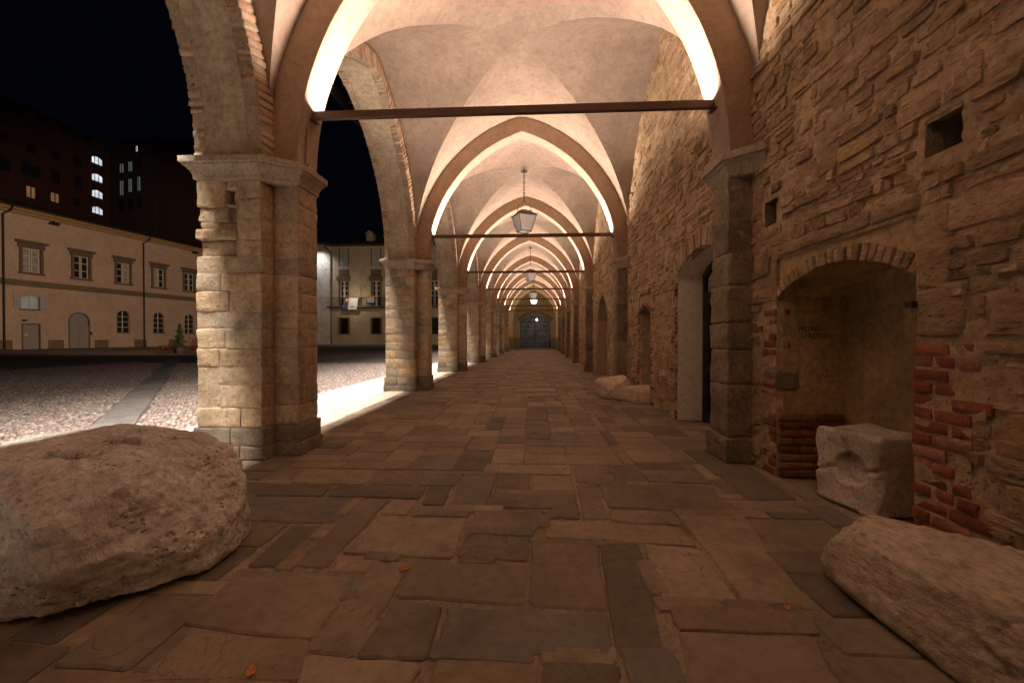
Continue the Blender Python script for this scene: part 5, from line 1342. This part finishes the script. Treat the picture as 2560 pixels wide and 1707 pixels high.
m = MB(); m.add([(-22.4 + r * math.cos(2 * PI * i / 12), 24.2 + r * math.sin(2 * PI * i / 12), z) for r, z in ((.18, 0), (.24, .36), (.2, .36)) for i in range(12)], [(12 * q + i, 12 * q + (i + 1) % 12, 12 * q + 12 + (i + 1) % 12, 12 * q + 12 + i) for q in range(2) for i in range(12)]); m.build('pot', 'pot', tr)
for x, y, h, mt, lab in ((-23.3, 24.4, .35, 'redleaf', 'low reddish shrub in a planter, left of the conifer'), (-21.6, 24.4, .9, 'redleaf', 'taller dark red shrub between the conifer and the big pier'), (-21.0, 24.6, 1.35, 'needle', 'dark green bush half hidden behind the big pier')):
    t = thing('shrub', lab, 'shrub', (x, y, 0)); m = MB(); w = .62 if h < .5 else .42; m.box(x - w, x + w, y - .25, y + .25, 0, .2); m.build('planter', 'pot', t)
    m = MB(); pts = [(x + rt.gauss(0, w * .45), y + rt.gauss(0, .14), .2 + abs(rt.gauss(0, .42)) * h) for _ in range(500)]; leafmass(m, pts, .10, rt); m.build('foliage', mt, t)

# ------------------------------------------------------------------ fallen leaves
leafm = []
for v in range(4):
    m = MB(); n = 6; vs = []
    for k in range(n + 1):
        u_ = k / n; w = .30 * math.sin(PI * min(u_ * 1.0, 1)) ** .8 + .01; c = .25 * u_ * u_ + .1 * math.sin(u_ * 5 + v)
        vs += [(u_ - .5, -w, c + .14 * (1 + .3 * v)), (u_ - .5, 0, c), (u_ - .5, w, c + .14)]
    m.add(vs, [(3 * k + q, 3 * k + 3 + q, 3 * k + 4 + q, 3 * k + 1 + q) for k in range(n) for q in range(2)]); me = m.mesh('fallen_leaf', True); me.materials.append(M['leaf']); leafm.append(me)
rl = random.Random(6)
def leaf(x, y, s, lab, g, z=.004):
    o = bpy.data.objects.new('fallen_leaf', rl.choice(leafm)); COL.objects.link(o); o.location = Vector((x, y, z + .003)) * U; o.scale = (s, s * .9, s * .6); o.rotation_euler = (rl.uniform(-.2, .2), rl.uniform(-.2, .2), rl.uniform(0, 6.28)); tag(o, lab, 'leaf', g)
leaf(-.545, 1.671, .052, 'curled orange dry leaf on the dark paving in mid floor', 'fallen leaves')
leaf(-.833, 1.13, .045, 'orange leaf scrap on the paving nearest the viewer', 'fallen leaves')
leaf(-1.99, 2.9, .045, 'small brown leaf between the boulder and the nearest pier', 'fallen leaves')
leaf(.246, 3.021, .035, 'brown leaf lying on the pale slab right of centre', 'fallen leaves')
leaf(.933, 1.502, .04, 'brown leaf in the slab joint beside the long tan slab', 'fallen leaves')
PL = ['nearest', 'second', 'third', 'fourth', 'fifth']
def bay_of(y): return min(range(5), key=lambda i: abs(YA(i) - y))
for _ in range(44):
    x, y = rl.uniform(-2.3, .5), 3.6 + rl.random() ** 1.3 * 13
    w_ = PL[bay_of(y)]; sd = 'close beside the' if x < -1.2 else 'out on the middle paving level with the'
    leaf(x, y, rl.uniform(.03, .055), 'small dry leaf ' + sd + ' ' + w_ + ' stone pier', 'leaves by the ' + w_ + ' pier, ' + ('beside it' if x < -1.2 else 'mid floor'))
for _ in range(26):
    x = rl.uniform(-8, -2.5); y = rl.uniform(4, 14)
    w_ = PL[bay_of(y)]; on = 'pale paving strip' if x > -3.85 else 'cobbles'
    leaf(x, y, rl.uniform(.03, .055), 'small dry leaf on the ' + on + ' outside the ' + w_ + ' stone pier', 'leaves on the ' + on + ' by the ' + w_ + ' pier', .0)
